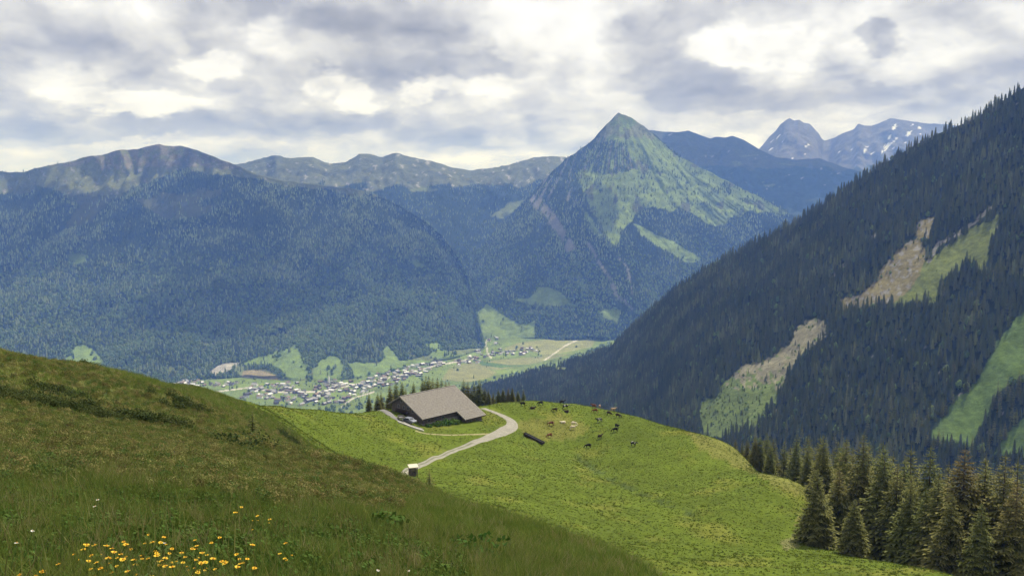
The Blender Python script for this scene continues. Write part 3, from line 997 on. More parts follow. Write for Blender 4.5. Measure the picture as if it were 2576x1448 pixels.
cols = paint(cols, g1, C_GRASS * np.array((.95, .95, .8)))
cols = paint(cols, g2, C_GRASS * np.array((.7, .9, .65)))
cols = paint(cols, t1, np.array((.16, .14, .07)))
cols = paint(cols, t1 & (nf > .18), C_ROCK * .75)
lowc = fade(PY, 930, 1010)
cols = paint(cols, c1, C_ROCK * np.array((.76, .74, .54)))
cols = paint(cols, c1 & (nf + lowc * 1.1 > .35), C_GRASS * np.array((.85, .95, .8)))
cols = paint(cols, scar & (nf > -.2), C_ROCK * .7)
gaps = (fbm((PX - PY) / 30, (PX + PY) / 9, 3, 106) > .5)
gaps |= (near_line([(2090, 700), (2200, 590)], PX, PY) < 4) & (nf > 0)
cols = paint(cols, gaps & ~(g1 | t1 | c1 | g2), C_ROCK * .6)
clear = inside([(1375, 935), (1400, 922), (1440, 925), (1420, 935)], PX, PY)
cols = paint(cols, clear, C_GRASS * 1.1)
make_sheet('right_slope', G, cols, M_MID, 'steep wooded slope with clearings and a rocky chute')
n5 = fbm(PX / 22, PY / 22, 3, 107)
ex, ey = PX + 26 * n5 + 10 * nz, PY + 22 * nf + 10 * nz
d = np.where(inside(PG1, ex, ey), .015, 1.0)
d = np.where(inside(PT1, ex, ey), .07, d)
d = np.where(inside(PC1, ex, ey), .20 + .34 * lowc, d)
d = np.where(g2, .012, d)
d = np.where(scar, .1, d)
d = np.where(clear, 0, d)
d = np.where(gaps & ~(g1 | t1 | c1 | g2), .45, d)
d = np.where(v[:, None] < -.05, 0, d)
NR = 31000
p, ii, jj = sample_grid(G, d, NR)
ppx, ppy = proj(p[:, 0], p[:, 1], p[:, 2])
open_ = (g1 | t1 | c1 | g2)[ii, jj]
size = RNG.uniform(.55, 1.08, NR) * np.where(open_, RNG.uniform(.18, .5, NR), 1.0)
wide = RNG.uniform(.85, 1.15, NR)
var = RNG.integers(0, 4, NR)
broad = (RNG.random(NR) < np.where(ppx < 1560, .22, .05)) | (open_ & (RNG.random(NR) < .5))
var[broad] = 4
SLOPE = dict(p=p, s=size, w=wide, var=var, px=ppx, py=ppy, open=open_)

# ------------------------------------------------------------------ near hillside and meadow
CTRL = [  # frame x, frame y, distance: the visible ground
    (-300, 800, 60), (-300, 1100, 22), (-300, 1448, 5), (0, 1448, 5.5), (0, 1300, 9.5), (0, 1100, 25), (0, 950, 48), (0, 888, 62), (200, 937, 84), (200, 1050, 36), (200, 1250, 12),
    (400, 1448, 6), (400, 1300, 10), (400, 1150, 22), (400, 1050, 50), (400, 986, 100), (400, 975, 122), (560, 1005, 165), (640, 1448, 6.8), (700, 1300, 12), (700, 1200, 28), (700, 1120, 65), (700, 1060, 130), (700, 1020, 200), (800, 1029, 222),
    (1000, 1400, 10), (1000, 1300, 20), (1000, 1240, 34), (1000, 1213, 45), (1280, 1446, 11), (1300, 1370, 19), (1300, 1320, 30), (1150, 1265, 38), (1450, 1374, 25), (1600, 1426, 21),
    (1000, 1197, 176), (1300, 1300, 136), (1600, 1412, 114), (1990, 1442, 112), (2300, 1452, 110), (1990, 1374, 148), (2200, 1410, 135), (2400, 1448, 118), (1800, 1300, 164), (2025, 1224, 200), (1850, 1127, 245), (1700, 1076, 265), (1500, 1026, 285), (1300, 1009, 290), (1400, 1014, 288), (1600, 1048, 276),
    (1480, 1125, 246), (1340, 1100, 246), (1280, 1065, 256), (1100, 1089, 232), (1067, 1077, 237), (1175, 1074, 242), (1230, 1062, 250), (900, 1042, 234), (900, 1100, 205), (960, 1052, 232), (1250, 1040, 268), (1500, 1250, 185), (1500, 1350, 145), (1750, 1200, 211), (1300, 1200, 190), (1150, 1120, 222), (1000, 1033, 248), (850, 1150, 172), (780, 1100, 150), (880, 1190, 120),
]
HID = [  # frame x, distance, height: ground hidden behind a lip or a rim
    (-300, 95, -17), (0, 90, -20), (0, 160, -55), (0, 400, -190), (200, 120, -31), (200, 250, -90), (400, 160, -42), (400, 300, -105), (600, 235, -66), (700, 260, -72), (800, 290, -85), (900, 310, -95), (1000, 290, -72), (1000, 340, -105), (1100, 320, -85), (1300, 330, -82), (1500, 325, -82), (1700, 310, -88), (1850, 290, -92), (2025, 250, -96), (2300, 200, -92), (2500, 170, -84), (2700, 150, -80),
    (700, 420, -170), (1100, 430, -165), (1500, 430, -165), (1900, 400, -170), (2300, 350, -172), (2700, 300, -165), (700, 650, -300), (1300, 650, -300), (1900, 650, -300), (2600, 600, -300), (0, 650, -330),
    (1000, 80, -30.5), (1000, 120, -41), (1300, 55, -25), (1300, 90, -40), (1600, 45, -24), (1600, 75, -38), (2000, 30, -20), (2000, 60, -35), (2500, 25, -20), (2500, 60, -37), (2700, 100, -50), (2900, 20, -19), (2000, 12, -7), (2500, 8, -5.5), (1500, 3, -2.1), (600, 2.5, -1.75), (-300, 2.5, -1.5), (2900, 3, -2.8),
]
cx, cy, cz = [], [], []
for a, b, c in CTRL:
    x, y, z = at(a, b, c)
    cx.append(float(x)); cy.append(float(y)); cz.append(float(z))
for a, c, z in HID:
    cx.append((a - CX) / F * c); cy.append(c); cz.append(z)
cx, cy, cz = map(np.array, (cx, cy, cz))
cu, cw, cv = cx / cy * 1.6, np.log(cy), cz / cy


def tps(r2):
    return np.where(r2 > 1e-12, .5 * r2 * np.log(np.maximum(r2, 1e-12)), 0)


n_ = len(cu)
A = np.zeros((n_ + 3, n_ + 3))
A[:n_, :n_] = tps((cu[:, None] - cu) ** 2 + (cw[:, None] - cw) ** 2) + np.eye(n_) * 2e-4
A[:n_, n_:] = np.stack([np.ones(n_), cu, cw], 1)
A[n_:, :n_] = A[:n_, n_:].T
SOL = np.linalg.solve(A, np.concatenate([cv, np.zeros(3)]))


def base_h(x, y):
    x, y = np.asarray(x, float), np.asarray(y, float)
    sh = x.shape
    u, w = (x / y * 1.6).ravel(), np.log(y).ravel()
    r = np.empty(u.size)
    for i in range(0, u.size, 20000):
        s_ = slice(i, i + 20000)
        r[s_] = tps((u[s_, None] - cu) ** 2 + (w[s_, None] - cw) ** 2) @ SOL[:n_] + SOL[n_] + SOL[n_ + 1] * u[s_] + SOL[n_ + 2] * w[s_]
    return r.reshape(sh) * y


def ground_h(x, y):
    """height of the near hillside"""
    x, y = np.asarray(x, float), np.asarray(y, float)
    z = base_h(x, y)
    k = np.clip(y / 60, .15, 1)
    z = z + .35 * k * fbm(x / 9, y / 9, 3, 201) + .10 * fbm(x / 2.4, y / 2.4, 3, 202)
    # cattle trods: little steps along the contours of the meadow
    z = z + np.where(y > 110, .16 * np.sin(z * 5.0 + 3 * perlin(x / 18, y / 18, 203)), 0) * np.clip(perlin(x / 40, y / 40, 204) + .3, 0, 1)
    return z


def hit(px, py, lo=4.0, hi=320.0, far=False):
    """first (or last, far=True) point where the sight line meets the near ground"""
    Ys = np.exp(np.linspace(math.log(lo), math.log(hi), 500))
    x, y, z = at(np.full(500, px), np.full(500, py), Ys)
    dlt = z - ground_h(x, y)
    k = np.where((dlt[:-1] > 0) & (dlt[1:] <= 0))[0]
    if len(k) == 0:
        k = [int(np.argmin(np.abs(dlt)))]
        return float(x[k[0]]), float(y[k[0]]), float(ground_h(x[k[0]:k[0] + 1], y[k[0]:k[0] + 1])[0])
    k = k[-1] if far else k[0]
    t = dlt[k] / (dlt[k] - dlt[k + 1])
    Yh = Ys[k] * (1 - t) + Ys[k + 1] * t
    x, y, z = at(px, py, Yh)
    return float(x), float(y), float(z)


NC, NRr = 560, 430
tt = np.linspace(-.80, .80, NC)
yy = np.exp(np.linspace(math.log(2.2), math.log(640), NRr))
NX = tt[None] * yy[:, None]
NY = np.repeat(yy[:, None], NC, 1)
NZ = ground_h(NX, NY)
PX, PY = proj(NX, NY, NZ)
n1 = fbm(NX / 14, NY / 14, 4, 211)
n2 = fbm(NX / 3.2, NY / 3.2, 3, 212)
n3 = fbm(NX / 45, NY / 30, 3, 213)
C_MEADOW = np.array((.092, .125, .017))
C_FORE = np.array((.125, .165, .036))
C_HEATH = np.array((.165, .165, .058))
cols = np.zeros(NX.shape + (3,)) + C_MEADOW
cols *= (1 + .16 * n3 + .14 * n1)[..., None]
cols = paint(cols, np.clip((n1 - .12) * 2.2, 0, .55), np.array((.17, .17, .035)))
fore = NY < np.interp(PX, [-400, 0, 400, 700, 900, 1000, 1300, 1600, 3000], [90, 75, 85, 62, 50, 50, 40, 30, 20])
cols = paint(cols, np.clip(fade(-NY, -110, -60), 0, 1) * (PX < 1700) * fore, C_FORE)
heath = inside([(-500, 700), (0, 860), (250, 930), (520, 1020), (820, 1120), (1080, 1225), (1000, 1290), (700, 1290), (350, 1230), (0, 1230), (-500, 1200)], PX + 60 * n1, PY + 40 * n2) & (NY < 115)
cols = paint(cols, heath * np.clip(.55 + .6 * n1 + .4 * n2, 0, .9), C_HEATH)
cols = paint(cols, heath & (n1 > .30) & (NY > 26), np.array((.06, .08, .028)))
tanp = inside([(1290, 1062), (1330, 1050), (1420, 1045), (1500, 1075), (1420, 1110), (1330, 1105)], PX + 25 * n1, PY + 10 * n2) & (NY > 150)
cols = paint(cols, tanp * .38, np.array((.22, .185, .06)))
rimtan = inside([(1720, 1080), (1860, 1125), (2030, 1215), (2030, 1250), (1900, 1195), (1760, 1130)], PX + 20 * n1, PY + 12 * n2) & (NY > 150)
cols = paint(cols, rimtan * .5, np.array((.20, .18, .06)))
gully = (near_line([(1455, 1150), (1500, 1180), (1560, 1215), (1640, 1250), (1740, 1290)], PX + 10 * n1, PY) < 7) & (NY > 120)
NZ = NZ - .35 * np.exp(-(near_line([(1455, 1150), (1500, 1180), (1560, 1215), (1640, 1250), (1740, 1290)], PX, PY) / 7) ** 2) * (NY > 120)
cols = paint(cols, (gully & (n2 > -.1)) * .8, np.array((.06, .085, .025)))
bare = inside([(1960, 1360), (2000, 1350), (2010, 1372), (1975, 1385)], PX + 8 * n2, PY + 5 * n2) & (NY > 120)
cols = paint(cols, bare * .4, np.array((.26, .22, .13)))
wood = (NY > 250) & (NZ < -95)
cols = paint(cols, wood, C_FOREST * 1.4)
GN = np.stack([NX, NY, NZ], -1)
make_sheet('hillside', GN[::-1], cols[::-1], M_NEAR, 'grassy alpine hillside and the green meadow below it')
NEAR = dict(PX=PX, PY=PY, heath=heath, n1=n1, n2=n2)

HV = dict(t0=tt[0], dt=tt[1] - tt[0], w0=math.log(2.2), dw=math.log(640 / 2.2) / (NRr - 1))


def grid_h(x, y):
    """height of the built hillside mesh"""
    x, y = np.asarray(x, float), np.asarray(y, float)
    a = np.clip((x / y - HV['t0']) / HV['dt'], 0, NC - 1.001)
    b = np.clip((np.log(y) - HV['w0']) / HV['dw'], 0, NRr - 1.001)
    i, j = b.astype(int), a.astype(int)
    u, v = a - j, b - i
    return (NZ[i, j] * (1 - u) + NZ[i, j + 1] * u) * (1 - v) + (NZ[i + 1, j] * (1 - u) + NZ[i + 1, j + 1] * u) * v


def on_ground(px, py, lo=100., hi=320.):
    x, y, z = hit(px, py, lo, hi)
    return x, y, float(grid_h(x, y))


# ------------------------------------------------------------------ air and the clouds overhead that shade the land
haze_m = bpy.data.materials.new('haze')
haze_m.use_nodes = True
ht = haze_m.node_tree
ht.nodes.clear()
hg = NG(ht)
ho = hg.n('ShaderNodeOutputMaterial')
hv = hg.n('ShaderNodeVolumePrincipled')
hv.inputs['Color'].default_value = (.175, .345, 1.0, 1)
hv.inputs['Absorption Color'].default_value = (1, 1, 1, 1)
hv.inputs['Density'].default_value = 8.6e-5
hv.inputs['Anisotropy'].default_value = .1
hg.l(hv.outputs[0], ho.inputs['Volume'])
hz = MB().box(-32000, 32000, -22000, 36000, -747, 1140).obj('haze', haze_m)
setting(hz, 'stuff', 'thin blue haze in the air of the valley')

M_CLOUD = simple('cloud', (.75, .76, .79), (.85, .85, .86), .002, 1., 0)


def let_through(m, share):
    """a cloud lets part of the sunlight through"""
    g_ = NG(m.node_tree)
    mx = g_.n('ShaderNodeMixShader')
    mx.inputs[0].default_value = share
    g_.l(m.node_tree.nodes['Principled BSDF'].outputs[0], mx.inputs[1])
    g_.l(g_.n('ShaderNodeBsdfTransparent').outputs[0], mx.inputs[2])
    g_.l(mx.outputs[0], m.node_tree.nodes['Material Output'].inputs['Surface'])


let_through(M_CLOUD, .18)
M_THIN = simple('thin_cloud', (.75, .76, .79), (.85, .85, .86), .002, 1., 0)
let_through(M_THIN, .984)


def cloud(target, half, height, seed, rough=.22, rot=0., mat=None):
    """a cumulus that throws its shadow on the target point"""
    bm = bmesh.new()
    bmesh.ops.create_icosphere(bm, subdivisions=5, radius=1)
    v = np.array([p.co for p in bm.verts])
    n = fbm(v[:, 0] * 1.7 + v[:, 2], v[:, 1] * 1.7 - v[:, 2], 5, seed)
    v *= (1 + rough * n)[:, None]
    v[:, 2] = np.where(v[:, 2] < 0, v[:, 2] * .35, v[:, 2])
    for p, q_ in zip(bm.verts, v):
        p.co = (q_[0] * half[0], q_[1] * half[1], q_[2] * min(half) * .55)
    me = bpy.data.meshes.new('cloud')
    bm.to_mesh(me)
    bm.free()
    me.polygons.foreach_set('use_smooth', [True] * len(me.polygons))
    o = link('cloud', me, mat or M_CLOUD)
    T = Vector(target)
    o.location = T + S * ((height - T.z) / S.z)
    o.rotation_euler = (0, 0, rot)
    setting(o, 'structure', 'unseen cumulus cloud placed high over the valley to shade the land')


ln = Vector((-.64, -.77, 0))
for k_ in range(4):   # unseen thin layers, stacked so the shade fades softly towards the meadow
    cloud(Vector((-6, 96, -35)) + ln * (300 + 34 * k_), (620, 300), 2050 + 120 * k_, 5 + k_, .06, math.atan2(-.64, .77), M_THIN)
for a, b, Yd, hx, hy, sd in ((150, 585, 5000, 480, 210, 11), (560, 560, 5150, 480, 260, 17), (720, 690, 4700, 300, 330, 12), (1030, 575, 5300, 430, 230, 13), (520, 800, 4300, 330, 260, 18), (60, 640, 4700, 330, 160, 19), (1900, 440, 8000, 900, 800, 14), (1400, 700, 5200, 200, 200, 16)):  # unseen clouds, each aimed so its shadow falls on a mountain side
    cloud(Vector([float(q_) for q_ in at(a, b, Yd)]), (hx, hy), 2500, sd, .3)

# ------------------------------------------------------------------ woods too far off to count
P_all = np.concatenate([p for p, s in FAR_TREES])
S_all = np.concatenate([s for p, s in FAR_TREES])
nT = len(P_all)
var = RNG.integers(0, 3, nT)
pz = P_all[:, 2]
var[RNG.random(nT) < np.clip((-150 - pz) / 420, 0, 1) * 1.2 * np.clip(.55 + .9 * fbm(P_all[:, 0] / 260, P_all[:, 1] / 260, 3, 444), .05, 1)] = 3  # broadleaf grows low down; its raised share also paints the woods as sunlit
rot = np.zeros((nT, 3))
rot[:, 2] = RNG.uniform(0, 6.28, nT)
P_all[:, 2] -= .5
scatter('far_forest', P_all, rot, S_all, var, P_FAR + [P_FARB], 'mixed forest covering the far mountain sides')

# slope wood: the nearest trees in view are trees of their own, the rest is one wood
near_top = np.full(2600, 1448.)
ok = (NY > 3)
kx = np.clip(PX[ok].astype(int), 0, 2599)
np.minimum.at(near_top, kx, PY[ok])
canopy = np.interp(np.arange(2600), [0, 1830, 1860, 2000, 2575], [2000, 2000, 1150, 1110, 1125])
near_top = np.minimum(near_top, canopy)
P = SLOPE['p']
apx, apy = proj(P[:, 0], P[:, 1], P[:, 2] + 22 * SLOPE['s'])
inframe = (apx > 5) & (apx < 2570) & (apy < near_top[np.clip(apx.astype(int), 0, 2599)] - 6) & (SLOPE['py'] < near_top[np.clip(apx.astype(int), 0, 2599)] + 25)
app = np.where(inframe & ~SLOPE['open'] & (SLOPE['var'] < 4), SLOPE['s'] / P[:, 1], 0)
N_SLOPE = 112
pick = np.argsort(-app)[:N_SLOPE]
rest = np.ones(len(P), bool)
rest[pick] = False
nR = rest.sum()
rot = np.zeros((nR, 3))
rot[:, 2] = RNG.uniform(0, 6.28, nR)
s3 = np.stack([SLOPE['s'] * SLOPE['w'], SLOPE['s'] * SLOPE['w'], SLOPE['s']], 1)[rest]
pr = P[rest].copy()
pr[:, 2] -= .6
s3[SLOPE['var'][rest] == 4] *= 1.25
scatter('slope_forest', pr, rot, s3, SLOPE['var'][rest], P_MID + [P_MIDB], 'dense spruce wood on the steep right slope with low scrub in its chute')

# ------------------------------------------------------------------ spruces one can tell apart
CROWNS = [spruce_crown(1, 20, .225, 46, .03), spruce_crown(2, 20, .25, 44, .02), spruce_crown(3, 20, .205, 46, .03), spruce_crown(4, 20, .265, 42, .01)]
CROWN_L = [spruce_crown(8, 20, .15, 17, .04), spruce_crown(9, 20, .17, 16, .04)]
TRUNK = trunk_mesh()
for me in CROWNS + CROWN_L:
    me.materials.append(M_SPRUCE)
TRUNK.materials.append(M_BARK)


def spruce(x, y, z, H, crown, label, group, wide=1.0, name='spruce_tree'):
    r = empty(name, (x, y, z), random.uniform(0, 6.28))
    s = H / 20
    r.scale = (s * wide, s * wide, s)
    tag(r, label, 'tree', group)
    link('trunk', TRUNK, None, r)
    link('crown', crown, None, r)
    return r


# the wood at the lower right: (frame x of the top, frame y of the top, distance, label)
FRONT = [
    (2057, 1174, 153, 1.15, 'dark spruce with layered drooping boughs at the open left corner of the near wood'),
    (2173, 1083, 163, 1.0, 'tallest broad spruce of the near wood with rust brown cones in its top'),
    (2150, 1251, 147, 1.25, 'low bushy young spruce in front of the tall broad one at the meadow edge'),
    (2112, 1178, 160, 1.1, 'narrow dark spruce squeezed between the corner tree and the tall broad one'),
    (2226, 1119, 156, 1.05, 'tall spruce with yellowish lit right side just right of the tallest one'),
    (2258, 1165, 150, 1.0, 'slim yellowish green spruce standing in the middle of the front row'),
    (2292, 1190, 143, 1.15, 'spruce with golden tipped boughs above the bend of the meadow edge'),
    (2330, 1225, 139, 1.1, 'small rounded spruce with ochre tips low in the front row'),
    (2362, 1180, 137, 1.05, 'medium spruce with dense dark foot at the lower meadow edge'),
    (2428, 1118, 133, 1.1, 'big rust topped spruce in the right half of the near wood'),
    (2395, 1240, 128, 1.1, 'squat pale green spruce before the big rust topped one'),
    (2480, 1142, 134, 1.05, 'dark tall spruce right beside the big rust topped one'),
    (2470, 1260, 124, 1.1, 'shorter spruce with pale tips near the bottom right corner'),
    (2530, 1135, 130, 1.1, 'tall spruce with brown top near the right border of the near wood'),
    (2560, 1200, 123, 1.1, 'half seen spruce cut by the right border'),
]
nT_ind = 0
for k, (a, b, Yd, wd, lab) in enumerate(FRONT):
    x, y, zt = (float(q_) for q_ in at(a, b, Yd))
    z = float(grid_h(x, y))
    spruce(x, y, z, max(7., zt - z), CROWNS[(k * 2 + k // 3) % 4], lab, 'spruces of the near wood at the lower right', wd * 1.18)
    nT_ind += 1
placed = [(float(at(a, b, Yd)[0]), Yd) for a, b, Yd, *_ in FRONT]
tries = 0
while nT_ind < 128 and tries < 6000:
    tries += 1
    Yd = random.uniform(140, 205) if tries % 2 else random.uniform(190, 285)
    a = random.uniform(1850, 2100) if tries % 5 == 0 else random.uniform(1860, 2700)
    # the left limit of the wood runs with the rim of the meadow
    edge = np.interp(Yd, [120, 135, 150, 170, 200, 225, 245, 270, 290], [2440, 2330, 2110, 2080, 2040, 1940, 1870, 1790, 1760])
    if a < edge:
        continue
    x, y, _ = (float(q_) for q_ in at(a, 1150, Yd))
    if any((x - p) ** 2 + (y - q_) ** 2 < 5.0 ** 2 for p, q_ in placed):
        continue
    z = float(grid_h(x, y))
    top = np.interp(a, [1860, 1950, 2000, 2300, 2380, 2575, 2800], [1115, 1088, 1095, 1105, 1120, 1130, 1130]) + random.uniform(-8, 45)
    H = float(at(a, top, Yd)[2]) - z
    if H < 8:
        continue
    H = min(H, random.uniform(27, 37) if Yd > 180 else random.uniform(24, 31))
    placed.append((x, y))
    back = Yd > 200
    zone = next(w_ for lim, w_ in ((2000, 'along the meadow rim left of the corner tree'), (2110, 'behind the corner tree'), (2210, 'behind the tallest broad spruce'), (2310, 'behind the yellowish spruces'), (2410, 'left of the big rust topped one'), (2500, 'behind the big rust topped one'), (9999, 'by the right border')) if a < lim)
    lab = ('back row' if back else 'inner') + ' spruce of the near wood ' + zone
    spruce(x, y, z, H, CROWNS[random.randrange(4)], lab, lab.replace('spruce', 'spruces'), random.uniform(1., 1.25))
    nT_ind += 1
# below the right rim of the meadow only tops show
for a in (1836, 1850, 1868, 1880, 1900, 1912, 1930):
    Yd = 262 - (a - 1836) * .2 + random.uniform(0, 14)
    top = np.interp(a, [1836, 1880, 1930], [1112, 1098, 1092]) + random.uniform(-6, 12)
    x, y, zt = (float(q_) for q_ in at(a, top, Yd))
    z = float(grid_h(x, y))
    spruce(x, y, z, max(8, zt - z), CROWNS[random.randrange(4)], 'spruce top showing over the right rim of the meadow', 'spruce tops over the meadow rim')
    nT_ind += 1
# spruces behind the farmhouse
zz = lambda a, b: ((1300 + a / 2.896) * .6706, (1350 + b / 2.896) * .6706)
for k, (a, b, sd) in enumerate(((240, 345, 0), (335, 350, 0), (372, 338, 0), (470, 260, 0), (535, 228, 0), (600, 220, 0), (640, 300, 0), (725, 228, 0), (690, 320, 0), (825, 182, 1), (860, 160, 1), (895, 168, 1), (935, 180, 1), (985, 180, 1), (1030, 190, 1), (1075, 222, 1), (1110, 225, 1),
                     (1270, 198, 2), (1315, 226, 2), (1385, 240, 2), (1440, 205, 2), (1350, 300, 2), (1500, 290, 2), (1540, 310, 2), (1590, 340, 2), (1650, 350, 2), (1700, 378, 2), (1755, 372, 2), (1800, 398, 2), (1860, 405, 2), (1920, 410, 2))):
    qx, qy = zz(a, b)
    Yd = (268, 288, 303)[sd] + random.uniform(-5, 8)
    x, y, zt = (float(q_) for q_ in at(qx, qy, Yd))
    z = float(grid_h(x, y))
    lab = ('small dark spruce in the loose group left of the farmhouse', 'dark spruce in the close row rising over the farmhouse ridge', 'spruce in the hedge like row right behind the farmhouse')[sd]
    spruce(x, y, z, max(6., zt - z), CROWNS[random.randrange(4)], lab, ('spruces left of the farmhouse', 'spruces over the farmhouse ridge', 'spruces right behind the farmhouse')[sd], random.uniform(1.0, 1.25))
    nT_ind += 1
def slope_label(a, b):
    for lim, w_ in ((1500, 'beyond the cattle on the lower slope'), (1640, 'right behind the far rim of the pasture'), (1740, 'left of the foot of the rocky chute'), (1900, 'around the foot of the rocky chute'), (2060, 'just right of the rocky chute foot'), (2200, 'above the left end of the near wood'), (2330, 'left of the lower green clearing'), (2460, 'under the lower green clearing'), (9999, 'at the right border beside the green clearing')):
        if a < lim:
            hgt = ' low down' if b > 1080 else ' higher up'
            return 'slope spruce' + hgt + ' ' + w_, 'slope spruces' + hgt + ' ' + w_


for i in pick:
    x, y, z = P[i]
    o = spruce(x, y, z - .5, 22 * SLOPE['s'][i], CROWN_L[i % 2], *slope_label(SLOPE['px'][i], SLOPE['py'][i]), SLOPE['w'][i])
# saplings on the near hillside
for a, b, Yd, H, lab in ((636, 1076, 60, 2.0, 'thin spruce sapling standing on the brownish hillside'), (1080, 1205, 47, 1.1, 'dark little spruce at the lip of the hillside below the hut')):
    x, y, z = hit(a, b + 22, 4.)
    spruce(x, y, float(grid_h(x, y)), H * y / Yd, CROWN_L[0], lab, None, 2.1, 'spruce_sapling')

# ------------------------------------------------------------------ grass, heath and scrub
def tuft_mesh(seed, n, h, spread, w, bend=.5, segs=2):
    rg = random.Random(seed)
    V, Fc = [], []
    for k in range(n):
        a = rg.uniform(0, 6.28)
        r = spread * rg.random() ** .6
        bx, by = r * cos(a), r * sin(a)
        hh = h * rg.uniform(.5, 1.15)
        la = rg.uniform(0, 6.28)
        le = hh * bend * rg.uniform(.2, 1.2)
        wa = rg.uniform(0, 3.14)
        wx_, wy_ = w * cos(wa), w * sin(wa)
        prev = None
        for i in range(segs + 1):
            t = i / segs
            cx_, cy_ = bx + le * t * t * cos(la), by + le * t * t * sin(la)
            ww = (1 - t) * .5
            b = len(V)
            if i < segs:
                V.extend(((cx_ - wx_ * ww, cy_ - wy_ * ww, hh * t - .02), (cx_ + wx_ * ww, cy_ + wy_ * ww, hh * t - .02)))
            else:
                V.append((cx_, cy_, hh * t))
            if prev is not None:
                if i < segs:
                    Fc.append((prev, prev + 1, b + 1))
                    Fc.append((prev, b + 1, b))
                else:
                    Fc.append((prev, prev + 1, b))
            prev = b
    return np_mesh('tuft', np.array(V), np.array(Fc), None, smooth=False)


M_GRASS_N = leaf_mat('grass_hillside', (.085, .14, .020), (.215, .26, .058), None, .28, .02, (.84, (.30, .27, .12)), .35)
M_HEATH = leaf_mat('heath_scrub', (.10, .10, .03), (.31, .285, .10), None, .35, .03, (.66, (.10, .145, .035)), .25)
M_MEADOW = leaf_mat('grass_meadow', (.066, .100, .012), (.128, .160, .025), None, .2, .015, (.92, (.22, .205, .07)), .3)
M_SCRUB = leaf_mat('dwarf_shrub', (.04, .06, .018), (.085, .105, .03), None, .35, .02, None, .2)
M_HERB = leaf_mat('broad_herb', (.06, .12, .02), (.10, .16, .03), None, .3, .02, None, .2)
T1 = [proto('grass_tuft', tuft_mesh(s, 36, h, .13, .011, .7), M_GRASS_N) for s, h in ((1, .20), (2, .26), (3, .17))]
T1 += [proto('meadow_herb', clump_mesh(21, 60, .09, .026, .7), M_HERB), proto('seed_heads', tuft_mesh(22, 7, .40, .12, .012, .3, 3), M_HEATH)]
T1.append(proto('grass_stalk', tuft_mesh(9, 5, .48, .10, .006, .35, 3), M_GRASS_N))
T2 = [proto('grass_clump', tuft_mesh(s, 26, h, .22, .016, .7), M_GRASS_N) for s, h in ((4, .22), (5, .28))]
T2 += [proto('heath_clump', clump_mesh(s, 170, .17, .020, .8), M_HEATH) for s in (6, 7)]
T2.append(proto('scrub_clump', clump_mesh(8, 220, .24, .026, .75), M_SCRUB))
T3 = [proto('meadow_clump', tuft_mesh(s, 22, h, .30, .04, .8), M_MEADOW) for s, h in ((11, .15), (12, .20), (13, .11))]
T3.append(proto('meadow_herb', clump_mesh(14, 26, .16, .06, .4), M_MEADOW))

inv = ((NX / NY > -.64) & (NX / NY < .64)).astype(float)


def cover(name, ymin, ymax, n, chooser, smin, smax, label, avoid=None):
    mk = inv * (NY > ymin) * (NY < ymax)
    if avoid is not None:
        mk = mk * avoid
    p, i, j = sample_grid(GN_, mk, n)
    var, sc_ = chooser(p, i, j, n)
    rot = np.zeros((n, 3))
    rot[:, 2] = RNG.uniform(0, 6.28, n)
    rot[:, :2] = RNG.normal(0, .12, (n, 2))
    return p, rot, RNG.uniform(smin, smax, n) * sc_, var


GN_ = np.stack([NX, NY, NZ], -1)
def ch1(p, i, j, n):
    v = RNG.integers(0, 3, n)
    r_ = RNG.random(n)
    v[r_ < .20 + .5 * (n1[i, j] > .15)] = 3
    v[r_ < .12] = 4
    v[r_ < .05] = 5
    return v, np.ones(n)
p, r, s, v = cover('g', 3.2, 16, 20000, ch1, .6, 1.15, '')
scatter('hillside_grass', p, r, s, v, T1, 'long green grass with dry stalks on the hillside in front')
hn = fbm(NX / 5, NY / 5, 3, 301)
def ch2(p, i, j, n):
    h = heath[i, j] & (RNG.random(n) < .4)
    v = RNG.integers(0, 2, n)
    v[h] = RNG.integers(2, 4, h.sum())
    dark = h & (n1[i, j] + .6 * hn[i, j] > .44) & (p[:, 1] > 26)
    v[dark] = 4
    s_ = np.where(p[:, 1] > 40, 1.5, 1.0) * np.where(v == 4, 1.2, 1.)
    return v, s_
p, r, s, v = cover('g', 13, 42, 30000, ch2, .6, 1.2, '', (PX < 1750))
p2, r2, s2, v2 = cover('g', 42, 125, 34000, ch2, .6, 1.15, '', (PX < 1000))
scatter('heath_and_grass', np.concatenate([p, p2]), np.concatenate([r, r2]), np.concatenate([s, s2]), np.concatenate([v, v2]), T2, 'brownish heath, bilberry scrub and grass on the hillside')

# ground kept clear of meadow grass: the track, the yard and the house
ROAD = [(960, 1206), (1000, 1190), (1060, 1167), (1120, 1141), (1180, 1117), (1230, 1100), (1262, 1088), (1285, 1076), (1290, 1064), (1278, 1052), (1260, 1044), (1240, 1036), (1215, 1027)]
road_xy = np.array([on_ground(a, b)[:2] for a, b in ROAD])
dr = near_line([tuple(q_) for q_ in road_xy], NX, NY)
HOUSE_C = at(1110, 1045, 246)
dh = np.hypot(NX - HOUSE_C[0], NY - HOUSE_C[1])
free = (dr > 2.3) & (dh > 11) & (NZ > -96)
vis3 = free & ~((PX < 700) & (NY < 110))
def ch3(p, i, j, n):
    v = RNG.integers(0, 3, n)
    v[RNG.random(n) < .2] = 3
    return v, np.where(n1[i, j] > .1, 1.15, .9)
p, r, s, v = cover('g', 104, 300, 95000, ch3, .6, 1.25, '', vis3)
scatter('meadow_grass', p, r, s, v, T3, 'bright green grazed grass of the meadow')

